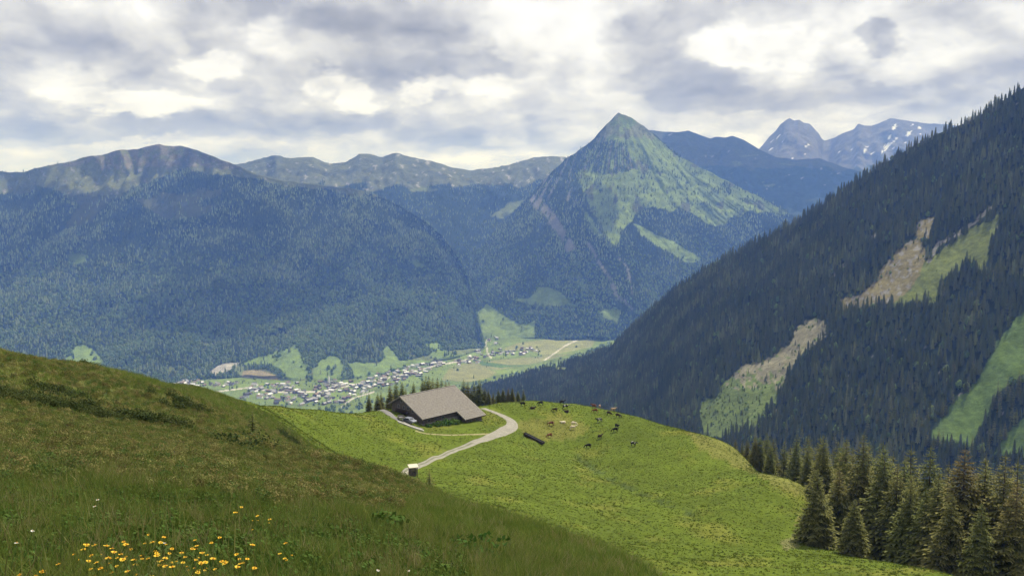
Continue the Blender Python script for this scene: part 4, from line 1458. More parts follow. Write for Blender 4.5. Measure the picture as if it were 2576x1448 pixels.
# dark scrub patches and leafy plants that stand out
for k, (a, b, Yd, sx, H, mat, lab) in enumerate(((590, 1128, 52, 1.9, .6, M_SCRUB, 'wide dark dwarf shrub on the brownish hillside'), (660, 1132, 50, 1.2, .6, M_SCRUB, 'smaller dark dwarf shrub right beside the wide one'),
        (90, 1005, 38, 1.4, .5, M_SCRUB, 'dark bilberry bush near the left border of the hillside'), (150, 1010, 40, .9, .5, M_SCRUB, 'small dark bush right of the bilberry bush at the left border'),
        (975, 1340, 16, .42, 1.0, M_HERB, 'bright green leafy herb standing out of the shaded grass'), (250, 1105, 27, .4, .7, M_SCRUB, 'lone dark tussock on the heath'),
        (1190, 1405, 12, .5, .7, M_HERB, 'leafy green plant at the lower edge of the hillside'))):
    x, y, z = hit(a, b, 4.)
    z = float(grid_h(x, y))
    sx *= y / Yd
    o = link('dwarf_shrub' if mat is M_SCRUB else 'leafy_plant', clump_mesh(40 + k, 420 if sx > 1 else 160, sx, .07 if sx > .6 else .05, H * .55), mat)
    o.location = (x, y, z - sx * .1)
    tag(o, lab, 'shrub' if mat is M_SCRUB else 'plant')

# ------------------------------------------------------------------ flowers
M_YEL = simple('yellow_petals', (.80, .42, .02), (.85, .55, .04), 30, .6, rand=.15)
M_YEL2 = simple('clear_yellow_petals', (.80, .50, .03), (.85, .62, .06), 30, .6, rand=.15)
M_ORA = simple('flower_disc', (.55, .22, .01), (.65, .30, .02), 30, .7)
M_WHI = simple('white_petals', (.75, .76, .68), (.82, .82, .76), 30, .6)
M_STEM = simple('flower_stem', (.06, .11, .025), (.09, .14, .03), 20, .8)


def flower_parts(seed, r, npet, hgt):
    rg = random.Random(seed)
    st = MB()
    pts = [Vector((0, 0, -.03)), Vector((rg.uniform(-.02, .02), rg.uniform(-.02, .02), hgt * .5)), Vector((rg.uniform(-.03, .03), rg.uniform(-.03, .03), hgt))]
    for p_, q_ in zip(pts, pts[1:]):
        st.tube(p_, q_, .0035, .0028, 5)
    for k in range(3):
        a = rg.uniform(0, 6.28)
        c = pts[1] * rg.uniform(.2, .9)
        d = Vector((cos(a), sin(a), .5)) * .07
        n = Vector((-sin(a), cos(a), 0)) * .012
        st.add([c, c + d * .5 + n, c + d, c + d * .5 - n], [(0, 1, 2, 3)])
    pet = MB()
    tip = pts[2]
    for k in range(npet):
        a = 2 * pi * k / npet + rg.uniform(-.1, .1)
        d = Vector((cos(a), sin(a), rg.uniform(.15, .5))).normalized() * r
        n = Vector((-sin(a), cos(a), 0)) * r * .26
        pet.add([tip, tip + d * .55 + n, tip + d - n * .3, tip + d + n * .3 + Vector((0, 0, -.002)), tip + d * .55 - n], [(0, 1, 3, 2, 4)])
    dm = MB()
    for k in range(7):
        a = 2 * pi * k / 7
        dm.v.append((tip.x + cos(a) * r * .33, tip.y + sin(a) * r * .33, tip.z + .004))
    dm.v.append((tip.x, tip.y, tip.z + .012))
    dm.f += [(k, (k + 1) % 7, 7) for k in range(7)]
    return st, pet, dm


def flower_proto(name, seed, r, npet, hgt, mp, label, group):
    st, pet, dm = flower_parts(seed, r, npet, hgt)
    o = empty(name)
    tag(o, label, 'flower', group)
    st.obj('stem', M_STEM, o)
    pet.obj('petals', mp, o)
    dm.obj('disc', M_ORA, o)
    return o


YG = [((100, 1432, 60, 10), 7, 'yellow flower in the small patch at the very bottom left', 'yellow flowers at the bottom left'),
      ((245, 1392, 28, 18), 18, 'orange yellow flower at the left end of the dense drift', 'yellow flowers at the left end of the drift'),
      ((370, 1402, 80, 36), 64, 'orange yellow flower in the dense middle of the drift', 'yellow flowers in the middle of the drift'),
      ((535, 1405, 60, 28), 34, 'yellow flower in the looser right end of the drift', 'yellow flowers at the right end of the drift'),
      ((600, 1272, 16, 6), 4, 'yellow flower in the high small group up the hillside', 'yellow flowers up the hillside'),
      ((655, 1295, 22, 9), 8, 'yellow flower in the lower small group up the hillside', 'lower yellow flowers up the hillside'),
      ((725, 1375, 16, 10), 5, 'yellow flower standing apart right of the drift', 'yellow flowers right of the drift')]
ypro = []
for k, ((a, b, sa, sb), n, lab, grp) in enumerate(YG):
    protos = [flower_proto('yellow_flower', 60 + k * 3 + q_, (.016, .020)[q_], 11, (.15, .20)[q_], (M_YEL, M_YEL2)[q_], lab, grp) for q_ in range(2)]
    for q_ in range(n):
        qa, qb = random.gauss(a, sa * .85), min(1462, random.gauss(b + 8, sb * .85))
        hg_ = (.15, .20)[q_ % 2]
        x, y, z = hit(qa, qb + 45, 3.2, 40)
        x, y, z = hit(qa, qb + hg_ * F / y, 3.2, 40)
        z = float(grid_h(x, y))
        rt = (random.uniform(-.25, .25), random.uniform(-.25, .25), random.uniform(0, 6.28))
        sc_ = random.uniform(.65, 1.3)
        if q_ < 2:
            o = protos[q_]
            o.location, o.rotation_euler, o.scale = (x, y, z), rt, (sc_,) * 3
        else:
            o = copy_thing(protos[q_ % 2], (x, y, z), rt, (sc_,) * 3)
        if n > 14:
            w_ = ('upper ' if qb < b else 'lower ') + ('left' if qa < a else 'right')
            o['label'] = lab + ', at its ' + w_
            o['group'] = grp + ', ' + w_
wp = None
for k, (a, b, lab) in enumerate(((246, 1275, 'tall white flower head above the grass left of the yellow drift'), (250, 1304, 'white flower just below the tall white one'), (402, 1362, 'white bell shaped flower behind the middle of the drift'),
        (26, 1400, 'white flower at the left border near the bottom'), (60, 1345, 'small white flower at the left above the bottom patch'), (1035, 1424, 'white flower at the bottom centre of the hillside'), (932, 1438, 'white flower left of the one at the bottom centre'), (15, 1440, 'white flower in the bottom left corner'))):
    x, y, z = hit(a, b + (70 if b > 1330 else 50), 3.2, 40)
    z = float(grid_h(x, y))
    if wp is None:
        wp = flower_proto('white_flower', 90, .017, 9, .28, M_WHI, lab, 'white flowers of the hillside')
        wp.location = (x, y, z)
    else:
        copy_thing(wp, (x, y, z), (random.uniform(-.3, .3), random.uniform(-.3, .3), random.uniform(0, 6)), (random.uniform(.7, 1.2),) * 3, lab)

# ------------------------------------------------------------------ the farm track, yard and paths
M_TRACK = terrain_mat('gravel_track', (.6, 3., 11.), .16, .3, 8., .04)


def ribbon(name, line, width, colfn, label, lift=.13, nx=9, step=1.2, widths=None):
    pts = np.array([on_ground(a, b)[:2] for a, b in line])
    for _ in range(3):   # round the corners
        q1 = pts[:-1] * .75 + pts[1:] * .25
        q2 = pts[:-1] * .25 + pts[1:] * .75
        pts = np.concatenate([pts[:1], np.stack([q1, q2], 1).reshape(-1, 2), pts[-1:]])
    sl = np.concatenate([[0], np.cumsum(np.hypot(*np.diff(pts, axis=0).T))])
    n = int(sl[-1] / step) + 2
    ss = np.linspace(0, sl[-1], n)
    c = np.stack([np.interp(ss, sl, pts[:, 0]), np.interp(ss, sl, pts[:, 1])], 1)
    d = np.gradient(c, axis=0)
    d /= np.hypot(d[:, 0], d[:, 1])[:, None]
    nrm = np.stack([-d[:, 1], d[:, 0]], 1)
    w = np.full(n, width) if widths is None else np.interp(ss / sl[-1], *widths)
    u = np.linspace(-1, 1, nx)
    X = c[:, None, 0] + nrm[:, None, 0] * u[None] * w[:, None] / 2 * (1 + .06 * np.sign(u) * perlin(ss / 3, ss * 0 + 3, 5)[:, None])
    Y = c[:, None, 1] + nrm[:, None, 1] * u[None] * w[:, None] / 2
    Z = grid_h(X, Y) + lift * np.where(np.abs(u) > .99, -.6, 1.)[None]
    cl = colfn(np.repeat(u[None], n, 0), X, Y, (ss / sl[-1])[:, None] + 0 * X)
    me = np_mesh(name, np.stack([X, Y, Z], -1).reshape(-1, 3), grid_faces(n, nx)[:, ::-1], cl.reshape(-1, 3))
    o = link(name, me, M_TRACK)
    return setting(o, 'structure', label)


def track_col(u, X, Y, t):
    c = np.zeros(u.shape + (3,)) + np.array((.275, .26, .22))
    mid = (np.abs(u) < .30) & (t < .62)
    c = paint(c, mid * np.clip(.75 + .5 * fbm(X / 2, Y / 2, 2, 401), 0, 1), (.15, .155, .10))
    c *= (1 + .18 * fbm(X / 1.5, Y / 1.5, 3, 402))[..., None]
    return c


ribbon('farm_track', ROAD, 3.4, track_col, 'pale gravel farm track with two wheel lanes bending to the farmhouse', nx=11, widths=([0, .55, .68, .78, .9, 1], [1.9, 2.0, 3.2, 4.4, 2.8, 2.1]))
tan_col = lambda u, X, Y, t: np.zeros(u.shape + (3,)) + np.array((.30, .27, .15)) * (1 + .3 * fbm(X, Y, 3, 403))[..., None]
ribbon('footpath', [(1045, 1083), (1075, 1091), (1120, 1093), (1180, 1093), (1235, 1091)], 1.0, tan_col, 'trodden pale path along the front of the farmhouse', .10, 5)
grey_col = lambda u, X, Y, t: np.zeros(u.shape + (3,)) + np.array((.20, .195, .19)) * (1 + .2 * fbm(X, Y, 3, 404))[..., None]
ribbon('farm_yard', [(958, 1030), (985, 1047), (1012, 1062), (1040, 1073), (1062, 1080)], 2.6, grey_col, 'grey gravel yard before the gable of the farmhouse', .16, 7)

# ------------------------------------------------------------------ the farmhouse
M_ROOF = simple('roof_shingles', (.16, .145, .127), (.265, .245, .22), 2.2, .9, .6, stretch=(1, 1, 1))
M_TIMB = simple('weathered_timber', (.07, .055, .045), (.15, .125, .105), 5, .9, .5, stretch=(2.2, 2.2, .12))
M_DTIM = simple('dark_timber', (.025, .018, .014), (.06, .045, .035), 5, .9, .3, stretch=(2, 2, .2))
M_STON = simple('field_stone', (.16, .15, .14), (.34, .32, .29), 1.6, .95, .6)
M_GLAS = simple('window_glass', (.02, .025, .03), (.035, .04, .05), 3, .15, spec=.6)
M_WFRM = simple('painted_frame', (.20, .185, .165), (.27, .25, .22), 5, .7)
M_CONC = simple('pale_concrete', (.42, .40, .35), (.52, .50, .43), 1.5, .9, .3)

YA = 245.0
A_ = Vector([float(q_) for q_ in at(1005.6, 996.3, YA)])
bx_, by_, bz_ = ray(1142.7, 968.3)
YB = A_.z / (float(bz_) / float(by_))
B_ = Vector([float(q_) for q_ in at(1142.7, 968.3, YB)])
L_ = (B_ - A_).length
e_ = (B_ - A_).normalized()
d_ = Vector((e_.y, -e_.x, 0))
# roof pitch from the lower left corner of the roof
fr = Vector([float(q_) for q_ in ray(1065.1, 1055.8)])
kk = A_.dot(e_) / fr.dot(e_) if abs(fr.dot(e_)) > 1e-6 else 1
Fp = fr * kk
bF = (Fp - A_).dot(d_)
pitch = (A_.z - Fp.z) / bF
nrm_ = Vector((d_.x * pitch, d_.y * pitch, 1)).normalized()


def on_roof(px, py):
    r_ = Vector([float(q_) for q_ in ray(px, py)])
    Q = r_ * (A_.dot(nrm_) / r_.dot(nrm_))
    return (Q - A_).dot(e_), (Q - A_).dot(d_)


aE, bE = on_roof(1146.2, 1033.8)
aD, bD = on_roof(1172.8, 1053.5)
aC, bC = on_roof(1233, 1041.9)
aN = (aE + aD) / 2
bC = (bC + bD) / 2
bF = (bF + bE) / 2
print('HOUSE L %.1f bF %.1f bC %.1f aN %.1f pitch %.2f ridge %.1f aC %.1f' % (L_, bF, bC, aN, pitch, A_.z, aC))


def W(a, b, z):
    return A_ + e_ * a + d_ * b + Vector((0, 0, z - A_.z))


def zr(b):
    return A_.z - abs(b) * pitch


house = empty('farmhouse', W(L_ / 2, 4, float(grid_h(*W(L_ / 2, 6, 0)[:2]))))
house_inv = Matrix.Translation(-house.location)
tag(house, 'large timber farmhouse with a wide grey brown shingle roof beside the track', 'farmhouse')


def hp(mb, name, mat, bevel=0, parent=house):
    mb.v = [tuple(Vector(v_) - house.location) for v_ in mb.v] if parent is house else mb.v
    return mb.obj(name, mat, parent, bevel=bevel)


gmin = min(float(grid_h(*W(a, b, 0)[:2])) for a in (0, L_) for b in (-5, bF, bC)) - 1.0
bB = -4.6
TH = .28
rf = [(0, 0), (L_, 0), (L_, bC), (aN, bC), (aN, bF), (0, bF)]
up = Vector((0, 0, 1))
# the front roof slope, two rectangles sharing one outline
mb = MB().slab([W(a, b, zr(b)) for a, b in rf], nrm_, -TH)
roof = hp(mb, 'roof', M_ROOF)
# courses of shingles, each a thin step over the one below
cs = MB()
k = 0
b0 = .25
while b0 < bC - .15:
    a0 = .0 if b0 < bF - .15 else aN
    b1 = b0 + .62
    if a0 == 0. and b1 > bF:
        b1 = bF
    if b1 > bC:
        b1 = bC
    o1, o2 = W(a0 + .02, b0, zr(b0)) + nrm_ * .012, W(L_ - .02, b0, zr(b0)) + nrm_ * .012
    o3, o4 = W(L_ - .02, b1, zr(b1)) + nrm_ * .055, W(a0 + .02, b1, zr(b1)) + nrm_ * .055
    cs.slab([o1, o2, o3, o4], nrm_, -.01)
    b0 += .6
co = hp(cs, 'shingle_course', M_ROOF)
co['kind'] = 'stuff'
nb_ = Vector((-d_.x * pitch, -d_.y * pitch, 1)).normalized()
hp(MB().slab([W(0, -.02, zr(.02)), W(0, bB - .9, zr(bB - .9)), W(L_, bB - .9, zr(bB - .9)), W(L_, -.02, zr(.02))], nb_, -TH), 'roof', M_ROOF)
mb = MB()
mb.slab([W(-.05, -.22, zr(.22) + .08), W(L_ + .05, -.22, zr(.22) + .08), W(L_ + .05, .22, zr(.22) + .08), W(-.05, .22, zr(.22) + .08)], up, .10)
hp(mb, 'ridge_cap', M_STON)
# verge boards along the open roof edges
def board(p1, p2, h=.34, t=.07, off=Vector((0, 0, 0)), mat=None):
    m_ = MB()
    dr_ = (p2 - p1).normalized()
    s_ = dr_.cross(up).normalized() * t
    q_ = [p1 + off, p2 + off, p2 + off + s_, p1 + off + s_]
    m_.slab([v_ + up * .05 for v_ in q_], up, -h)
    hp(m_, 'verge_board', mat or M_WFRM)
M_VERG = simple('verge_wood', (.42, .37, .33), (.52, .47, .42), 4, .85)
board(W(-.03, bF, zr(bF)), W(-.03, 0, zr(0)), mat=M_VERG)
board(W(aN - .03, bC, zr(bC)), W(aN - .03, bF, zr(bF)), mat=M_VERG)
board(W(L_ + .03, 0, zr(0)), W(L_ + .03, bC, zr(bC)), mat=M_VERG)
for a0, a1, b_ in ((0, aN, bF), (aN, L_, bC)):
    board(W(a1, b_ + .03, zr(b_)), W(a0, b_ + .03, zr(b_)), .26, mat=M_DTIM)


def prism(a0, a1, prof):
    k_ = len(prof)
    vs = [W(a0, b, z) for b, z in prof] + [W(a1, b, z) for b, z in prof]
    return MB().add(vs, [tuple(range(k_)), tuple(range(2 * k_ - 1, k_ - 1, -1))] + [(i, (i + 1) % k_, k_ + (i + 1) % k_, k_ + i) for i in range(k_)])


ov = .9
gz = lambda a, b: float(grid_h(*W(a, b, 0)[:2]))
b1, b2 = bF - ov, bC - ov
lower = zr(bF) - 1.55
und = TH + .05
wall = hp(prism(ov, aN + 1.2, [(bB, lower), (b1, lower), (b1, zr(b1) - und), (0, zr(0) - und), (bB, zr(bB) - und)]), 'wall', M_TIMB)
wing = hp(prism(aN + ov, L_ - ov, [(b1 - 1.5, zr(bC) - 1.4), (b2, zr(bC) - 1.4), (b2, zr(b2) - und), (b1 - 1.5, zr(b1 - 1.5) - und)]), 'wall', M_TIMB)
hp(prism(aN + 1.21, L_ - ov, [(bB, lower), (b1 - 1.5, lower), (b1 - 1.5, zr(b1 - 1.5) - und), (0, zr(0) - und), (bB, zr(bB) - und)]), 'wall', M_TIMB)
hp(prism(ov - .08, L_ - ov + .06, [(bB - .06, gmin), (b1 + .08, gmin), (b1 + .08, lower - .003), (bB - .06, lower - .003)]), 'plinth', M_STON)
hp(prism(aN + ov - .08, L_ - ov + .08, [(b1 + .081, gmin), (b2 + .08, gmin), (b2 + .08, zr(bC) - 1.403), (b1 + .081, zr(bC) - 1.403)]), 'plinth', M_STON)


def opening(face, a, b, z, w, h, name='window', panes=2):
    """face: 'gable' (looks along -e), 'front' (looks along d)"""
    if face == 'gable':
        o0, s_, out_ = W(a, b, z), d_, -e_
    else:
        o0, s_, out_ = W(a, b, z), e_, d_
    f_ = MB()
    def bar(x0, x1, z0, z1, t0, t1):
        q_ = [o0 + s_ * x0 + up * z0 + out_ * t0, o0 + s_ * x1 + up * z0 + out_ * t0, o0 + s_ * x1 + up * z1 + out_ * t0, o0 + s_ * x0 + up * z1 + out_ * t0]
        f_.slab(q_, out_, t1 - t0)
    t = .09
    bar(-w / 2, w / 2, -t, 0, 0, .08); bar(-w / 2, w / 2, h, h + t, 0, .08)
    bar(-w / 2 - t, -w / 2, -t, h + t, 0, .08); bar(w / 2, w / 2 + t, -t, h + t, 0, .08)
    if panes > 1:
        bar(-.03, .03, 0, h, 0, .06)
    gl = MB()
    q_ = [o0 + s_ * x + up * zz_ + out_ * .012 for x, zz_ in ((-w / 2, 0), (w / 2, 0), (w / 2, h), (-w / 2, h))]
    gl.slab(q_, out_, .015)
    if name == 'window':
        fr_ = hp(f_, 'window', M_WFRM)
        gl.v = [tuple(Vector(v_) - house.location) for v_ in gl.v]
        gl.obj('pane', M_GLAS, fr_)
    else:
        dr_ = hp(f_, name, M_DTIM)
        gl.v = [tuple(Vector(v_) - house.location) for v_ in gl.v]
        gl.obj('door_leaf', M_DTIM, dr_)


for b_, z_ in ((-1.6, -3.6), (.6, -3.6), (2.4, -3.6), (-.4, -1.9), (4.4, -4.2)):
    opening('gable', ov, b_, A_.z + z_, .8, .85)
opening('gable', ov, .4, A_.z - 6.2, 1.7, 1.9, 'door', 1)
opening('gable', ov, -2.6, A_.z - 6.0, .9, .8)
for a_ in (3.0, 5.4, 8.2):
    opening('front', a_, b1, zr(bF) - 1.25, .9, .65)
for a_ in (aN + 2.6, aN + 5.2):
    opening('front', a_, b2, zr(bC) - 1.2, .8, .6)
opening('gable', aN + ov, b1 + 1.3, zr(bC) - 1.35, .9, 1.6, 'door', 1)
# little balcony on the gable
mb = MB()
for q_ in range(12):
    bq = -1.8 + q_ * .4
    mb.slab([W(ov - .95, bq, A_.z - 4.3), W(ov - .89, bq, A_.z - 4.3), W(ov - .89, bq + .22, A_.z - 4.3), W(ov - .95, bq + .22, A_.z - 4.3)], up, .75)
mb.slab([W(ov - .98, -1.9, A_.z - 4.5), W(ov, -1.9, A_.z - 4.5), W(ov, 3.1, A_.z - 4.5), W(ov - .98, 3.1, A_.z - 4.5)], up, .12)
hp(mb, 'balcony', M_DTIM)

# herbs and bushes at the foot of the wall
def leafy(name, pos, R, leaf, H, n, mat, label, cat, seed, group=None):
    o = link(name, clump_mesh(seed, n, R, leaf, H), mat)
    o.location = pos
    return tag(o, label, cat, group)


for k, (a, b, R, lab) in enumerate(((4.5, bF + 1.2, 1.5, 'green bush at the left end of the farmhouse front'), (7.6, bF + 1.5, 1.8, 'largest green bush before the middle of the farmhouse front'), (10.4, bF + 2.0, 1.6, 'green bush in the inner corner of the farmhouse wing'), (1.6, bF + .6, 1.0, 'small dark green bush at the farmhouse corner'))):
    q_ = W(a, b, 0)
    leafy('bush', (q_.x, q_.y, float(grid_h(q_.x, q_.y)) - .3), R, .22, .55, 420, M_HERB, lab, 'bush', 300 + k, 'bushes before the farmhouse')

# low pale wall along the yard
pw = [on_ground(a, b) for a, b in ((1000, 1062), (1015, 1067), (1030, 1073), (1045, 1079), (1066, 1085))]
wl = empty('low_wall', pw[2])
tag(wl, 'low pale concrete wall along the lower side of the farm yard', 'wall')
for (x0, y0, z0), (x1, y1, z1) in zip(pw, pw[1:]):
    v1, v2 = Vector((x0, y0, z0)), Vector((x1, y1, z1))
    s_ = (v2 - v1).cross(up).normalized() * .25
    m_ = MB().slab([v1 + s_, v2 + s_, v2 - s_, v1 - s_], up, .65)
    m_.v = [tuple(Vector(v_) - Vector(pw[2]) - up * .25) for v_ in m_.v]
    m_.obj('wall_section', M_CONC, wl)

# ---- parked vehicles before the gable
M_CARP = simple('grey_car_paint', (.20, .22, .27), (.22, .24, .29), 3, .3, spec=.5)
M_TYRE = simple('tyre_rubber', (.02, .02, .02), (.03, .03, .03), 5, .8)
M_STEEL = simple('galvanised_steel', (.35, .36, .38), (.45, .46, .48), 6, .45, metal=.6)


def wheel(parent, x, y, r, w=.2):
    t = MB().tube((x, y - w / 2, r), (x, y + w / 2, r), r, r, 16).obj('wheel', M_TYRE, parent)
    MB().tube((x, y - w / 2 - .01, r), (x, y + w / 2 + .01, r), r * .55, r * .55, 12).obj('rim', M_STEEL, t)


def make_car(loc, rz):
    c = empty('parked_car', loc, rz)
    tag(c, 'grey parked car standing close to the gable of the farmhouse', 'car')
    prof = [(-2.05, .35), (2.0, .35), (2.08, .62), (1.95, .85), (1.05, .98), (.45, 1.42), (-1.3, 1.45), (-1.95, 1.0), (-2.1, .8)]
    k_ = len(prof)
    m_ = MB().add([(x, -.84, z) for x, z in prof] + [(x, .84, z) for x, z in prof], [tuple(range(k_)), tuple(range(2 * k_ - 1, k_ - 1, -1))] + [(i, (i + 1) % k_, k_ + (i + 1) % k_, k_ + i) for i in range(k_)])
    m_.obj('body', M_CARP, c, bevel=.06)
    for s_ in (-1, 1):
        g_ = MB().slab([(-1.6, s_ * .845, 1.02), (.75, s_ * .845, 1.02), (.38, s_ * .845, 1.36), (-1.25, s_ * .845, 1.38)], (0, s_, 0), .012)
        g_.obj('side_window', M_GLAS, c)
    MB().slab([(1.02, -.7, 1.01), (1.02, .7, 1.01), (.5, .66, 1.40), (.5, -.66, 1.40)], (.6, 0, .8), .014).obj('windscreen', M_GLAS, c)
    MB().slab([(-1.93, .7, 1.04), (-1.93, -.7, 1.04), (-1.36, -.66, 1.42), (-1.36, .66, 1.42)], (-.6, 0, .8), .014).obj('rear_window', M_GLAS, c)
    for x in (-1.3, 1.3):
        for s_ in (-1, 1):
            wheel(c, x, s_ * .78, .31)
    for s_ in (-1, 1):
        MB().box(2.0, 2.09, s_ * .62 - .16, s_ * .62 + .16, .66, .8).obj('headlight', M_WFRM, c)
    return c


x, y, z = on_ground(1030, 1064)
make_car((x, y, z + .14), math.atan2(d_.y, d_.x) + .1)
x, y, z = on_ground(1009, 1057)
tr = empty('farm_trailer', (x, y, z + .14), math.atan2(d_.y, d_.x) - .5)
tag(tr, 'small pale two wheeled farm trailer left of the parked car', 'trailer')
MB().box(-1.3, 1.3, -.75, .75, .62, .70).obj('bed', M_STEEL, tr)
for s_ in (-1, 1):
    MB().box(-1.3, 1.3, s_ * .75 - .02, s_ * .75 + .02, .705, 1.1).obj('side_board', M_WFRM, tr)
for s_ in (-1, 1):
    MB().box(s_ * 1.28 - .02, s_ * 1.28 + .02, -.72, .72, .705, 1.1).obj('end_board', M_WFRM, tr)
MB().tube((1.3, 0, .6), (2.3, 0, .5), .05).obj('drawbar', M_STEEL, tr)
for s_ in (-1, 1):
    wheel(tr, 0, s_ * .88, .34)

# ---- roadside hut and rail at the lower end of the track
M_PALE = simple('pale_boards', (.50, .46, .36), (.66, .62, .50), 5, .85, .3, stretch=(3, 3, .3))
hx_, hy_, hz_ = on_ground(1039, 1197)
hut = empty('roadside_hut', (hx_, hy_, hz_), .35)
tag(hut, 'small open fronted wooden hut with a pale roof beside the lower end of the track', 'hut')
for q_ in ((-.75, -.55), (.75, -.55), (-.75, .55), (.75, .55)):
    MB().box(q_[0] - .08, q_[0] + .08, q_[1] - .08, q_[1] + .08, -.3, 2.05).obj('post', M_TIMB, hut)
MB().slab([(-1.0, -.85, 1.98), (1.0, -.85, 1.98), (1.0, .85, 2.28), (-1.0, .85, 2.28)], (0, 0, 1), .1).obj('roof', M_PALE, hut)
for q_ in range(6):
    MB().box(-.66 + q_ * .225, -.66 + q_ * .225 + .2, .57, .61, -.2, 2.05).obj('plank', M_TIMB, hut)
MB().box(.64, .68, -.45, .45, .55, 1.6).obj('side_panel', M_PALE, hut)
MB().box(-.67, .6, -.1, .46, .0, .75).obj('bench', M_TIMB, hut)
rl = empty('roadside_rail', on_ground(1000, 1203))
tag(rl, 'pale wooden rail with upright boards along the lower side of the track', 'fence')
ra, rb = Vector(on_ground(980, 1209)), Vector(on_ground(1026, 1195))
for q_ in range(9):
    c_ = ra.lerp(rb, q_ / 8)
    c_.z = float(grid_h(c_.x, c_.y))
    m_ = MB().box(-.07, .07, -.05, .05, -.2, 1.0)
    m_.v = [tuple(Vector(v_) + c_ - rl.location) for v_ in m_.v]
    m_.obj('upright', M_PALE, rl)
for h_ in (.45, .85):
    m_ = MB().tube(ra + up * h_ - rl.location, rb + up * h_ - rl.location, .06)
    m_.obj('rail', M_PALE, rl)

# ---- drinking trough
ta, tb = Vector(on_ground(1318, 1095)), Vector(on_ground(1366, 1119))
tr_ = empty('drinking_trough', (ta + tb) / 2, math.atan2((tb - ta).y, (tb - ta).x))
tag(tr_, 'long dark wooden drinking trough on the trampled meadow beside the bend of the track', 'trough')
hl = (tb - ta).length / 2
sl_ = (tb.z - ta.z)
MB().box(-hl, hl, -.42, .42, .25, .35).obj('floor', M_DTIM, tr_)
for s_ in (-1, 1):
    MB().box(-hl, hl, s_ * .42 - .06, s_ * .42 + .06, .352, .95).obj('side_board', M_DTIM, tr_)
    MB().box(s_ * hl - .06, s_ * hl + .06, -.35, .35, .352, .95).obj('end_board', M_DTIM, tr_)
M_WATER = simple('trough_water', (.03, .04, .045), (.04, .05, .055), 2, .06, spec=.6)
MB().box(-hl + .07, hl - .07, -.355, .355, .7, .8).obj('water', M_WATER, tr_)
for x_ in (-hl * .8, 0, hl * .8):
    MB().box(x_ - .12, x_ + .12, -.4, .4, -.5, .248).obj('leg', M_DTIM, tr_)
tr_.rotation_euler = (0, -math.atan2(sl_, 2 * hl), math.atan2((tb - ta).y, (tb - ta).x))

# ------------------------------------------------------------------ cattle
def skin_mesh(name, nodes, edges, root=0, sub=2):
    me = bpy.data.meshes.new(name)
    me.from_pydata([n[:3] for n in nodes], edges, [])
    o = bpy.data.objects.new(name, me)
    COL.objects.link(o)
    o.modifiers.new('skin', 'SKIN')
    for i, (sv, n) in enumerate(zip(me.skin_vertices[0].data, nodes)):
        sv.radius = (n[3], n[4] if len(n) > 4 else n[3])
        sv.use_root = (i == root)
    sm = o.modifiers.new('sub', 'SUBSURF')
    sm.levels = sm.render_levels = sub
    dg = bpy.context.evaluated_depsgraph_get()
    dg.update()
    res = bpy.data.meshes.new_from_object(o.evaluated_get(dg))
    bpy.data.objects.remove(o)
    res.name = name
    res.polygons.foreach_set('use_smooth', [True] * len(res.polygons))
    return res


def cow_mesh(pose):
    N = [(-.62, 0, 1.08, .33, .30), (-.1, 0, 1.0, .40, .40), (.5, 0, 1.04, .34, .37)]
    E = [(0, 1), (1, 2)]
    if pose == 'graze':
        head = [(.86, 0, .98, .17, .2), (1.12, 0, .66, .12, .14), (1.26, 0, .42, .12, .13), (1.38, 0, .16, .075, .08)]
    elif pose == 'stand':
        head = [(.86, 0, 1.22, .17, .2), (1.10, 0, 1.38, .13, .15), (1.30, 0, 1.34, .12, .13), (1.55, 0, 1.16, .075, .08)]
    else:
        head = [(.86, 0, 1.2, .17, .2), (1.06, 0, 1.36, .13, .15), (1.26, .05, 1.34, .12, .13), (1.48, .12, 1.18, .075, .08)]
    b = len(N)
    N += head
    E += [(2, b), (b, b + 1), (b + 1, b + 2), (b + 2, b + 3)]
    hx, hy, hz = head[2][:3]
    for s in (-1, 1):
        i = len(N)
        N += [(hx - .06, s * .17, hz + .06, .04), (hx - .1, s * .30, hz + .04, .03)]
        E += [(b + 2, i), (i, i + 1)]
        i = len(N)
        N += [(hx - .04, s * .09, hz + .15, .028), (hx + .03, s * .15, hz + .27, .012)]
        E += [(b + 2, i), (i, i + 1)]
    if pose == 'lie':
        for s in (-1, 1):
            i = len(N)
            N += [(.5, s * .3, .82, .12), (.78, s * .34, .68, .08), (.5, s * .36, .65, .06)]
            E += [(2, i), (i, i + 1), (i + 1, i + 2)]
            i = len(N)
            N += [(-.5, s * .36, .85, .17), (-.1, s * .45, .72, .1), (-.42, s * .48, .66, .06)]
            E += [(0, i), (i, i + 1), (i + 1, i + 2)]
    else:
        for s in (-1, 1):
            w = .1 if s > 0 else -.04
            i = len(N)
            N += [(.52, s * .2, .78, .13), (.54 + w, s * .2, .44, .068), (.5 + w, s * .2, .14, .05), (.55 + w, s * .2, .0, .06)]
            E += [(2, i), (i, i + 1), (i + 1, i + 2), (i + 2, i + 3)]
            i = len(N)
            N += [(-.62, s * .22, .82, .18), (-.46 - w, s * .21, .62, .12), (-.74 - w, s * .21, .42, .062), (-.68 - w, s * .21, .14, .048), (-.64 - w, s * .21, .0, .06)]
            E += [(0, i), (i, i + 1), (i + 1, i + 2), (i + 2, i + 3), (i + 3, i + 4)]
        i = len(N)
        N += [(-.42, 0, .66, .13)]
        E += [(0, i)]
    i = len(N)
    N += [(-.94, 0, 1.2, .06), (-1.03, 0, .9, .03), (-1.04, 0, .5, .035)]
    E += [(0, i), (i, i + 1), (i + 1, i + 2)]
    return skin_mesh('cow', N, E, 1, 1)


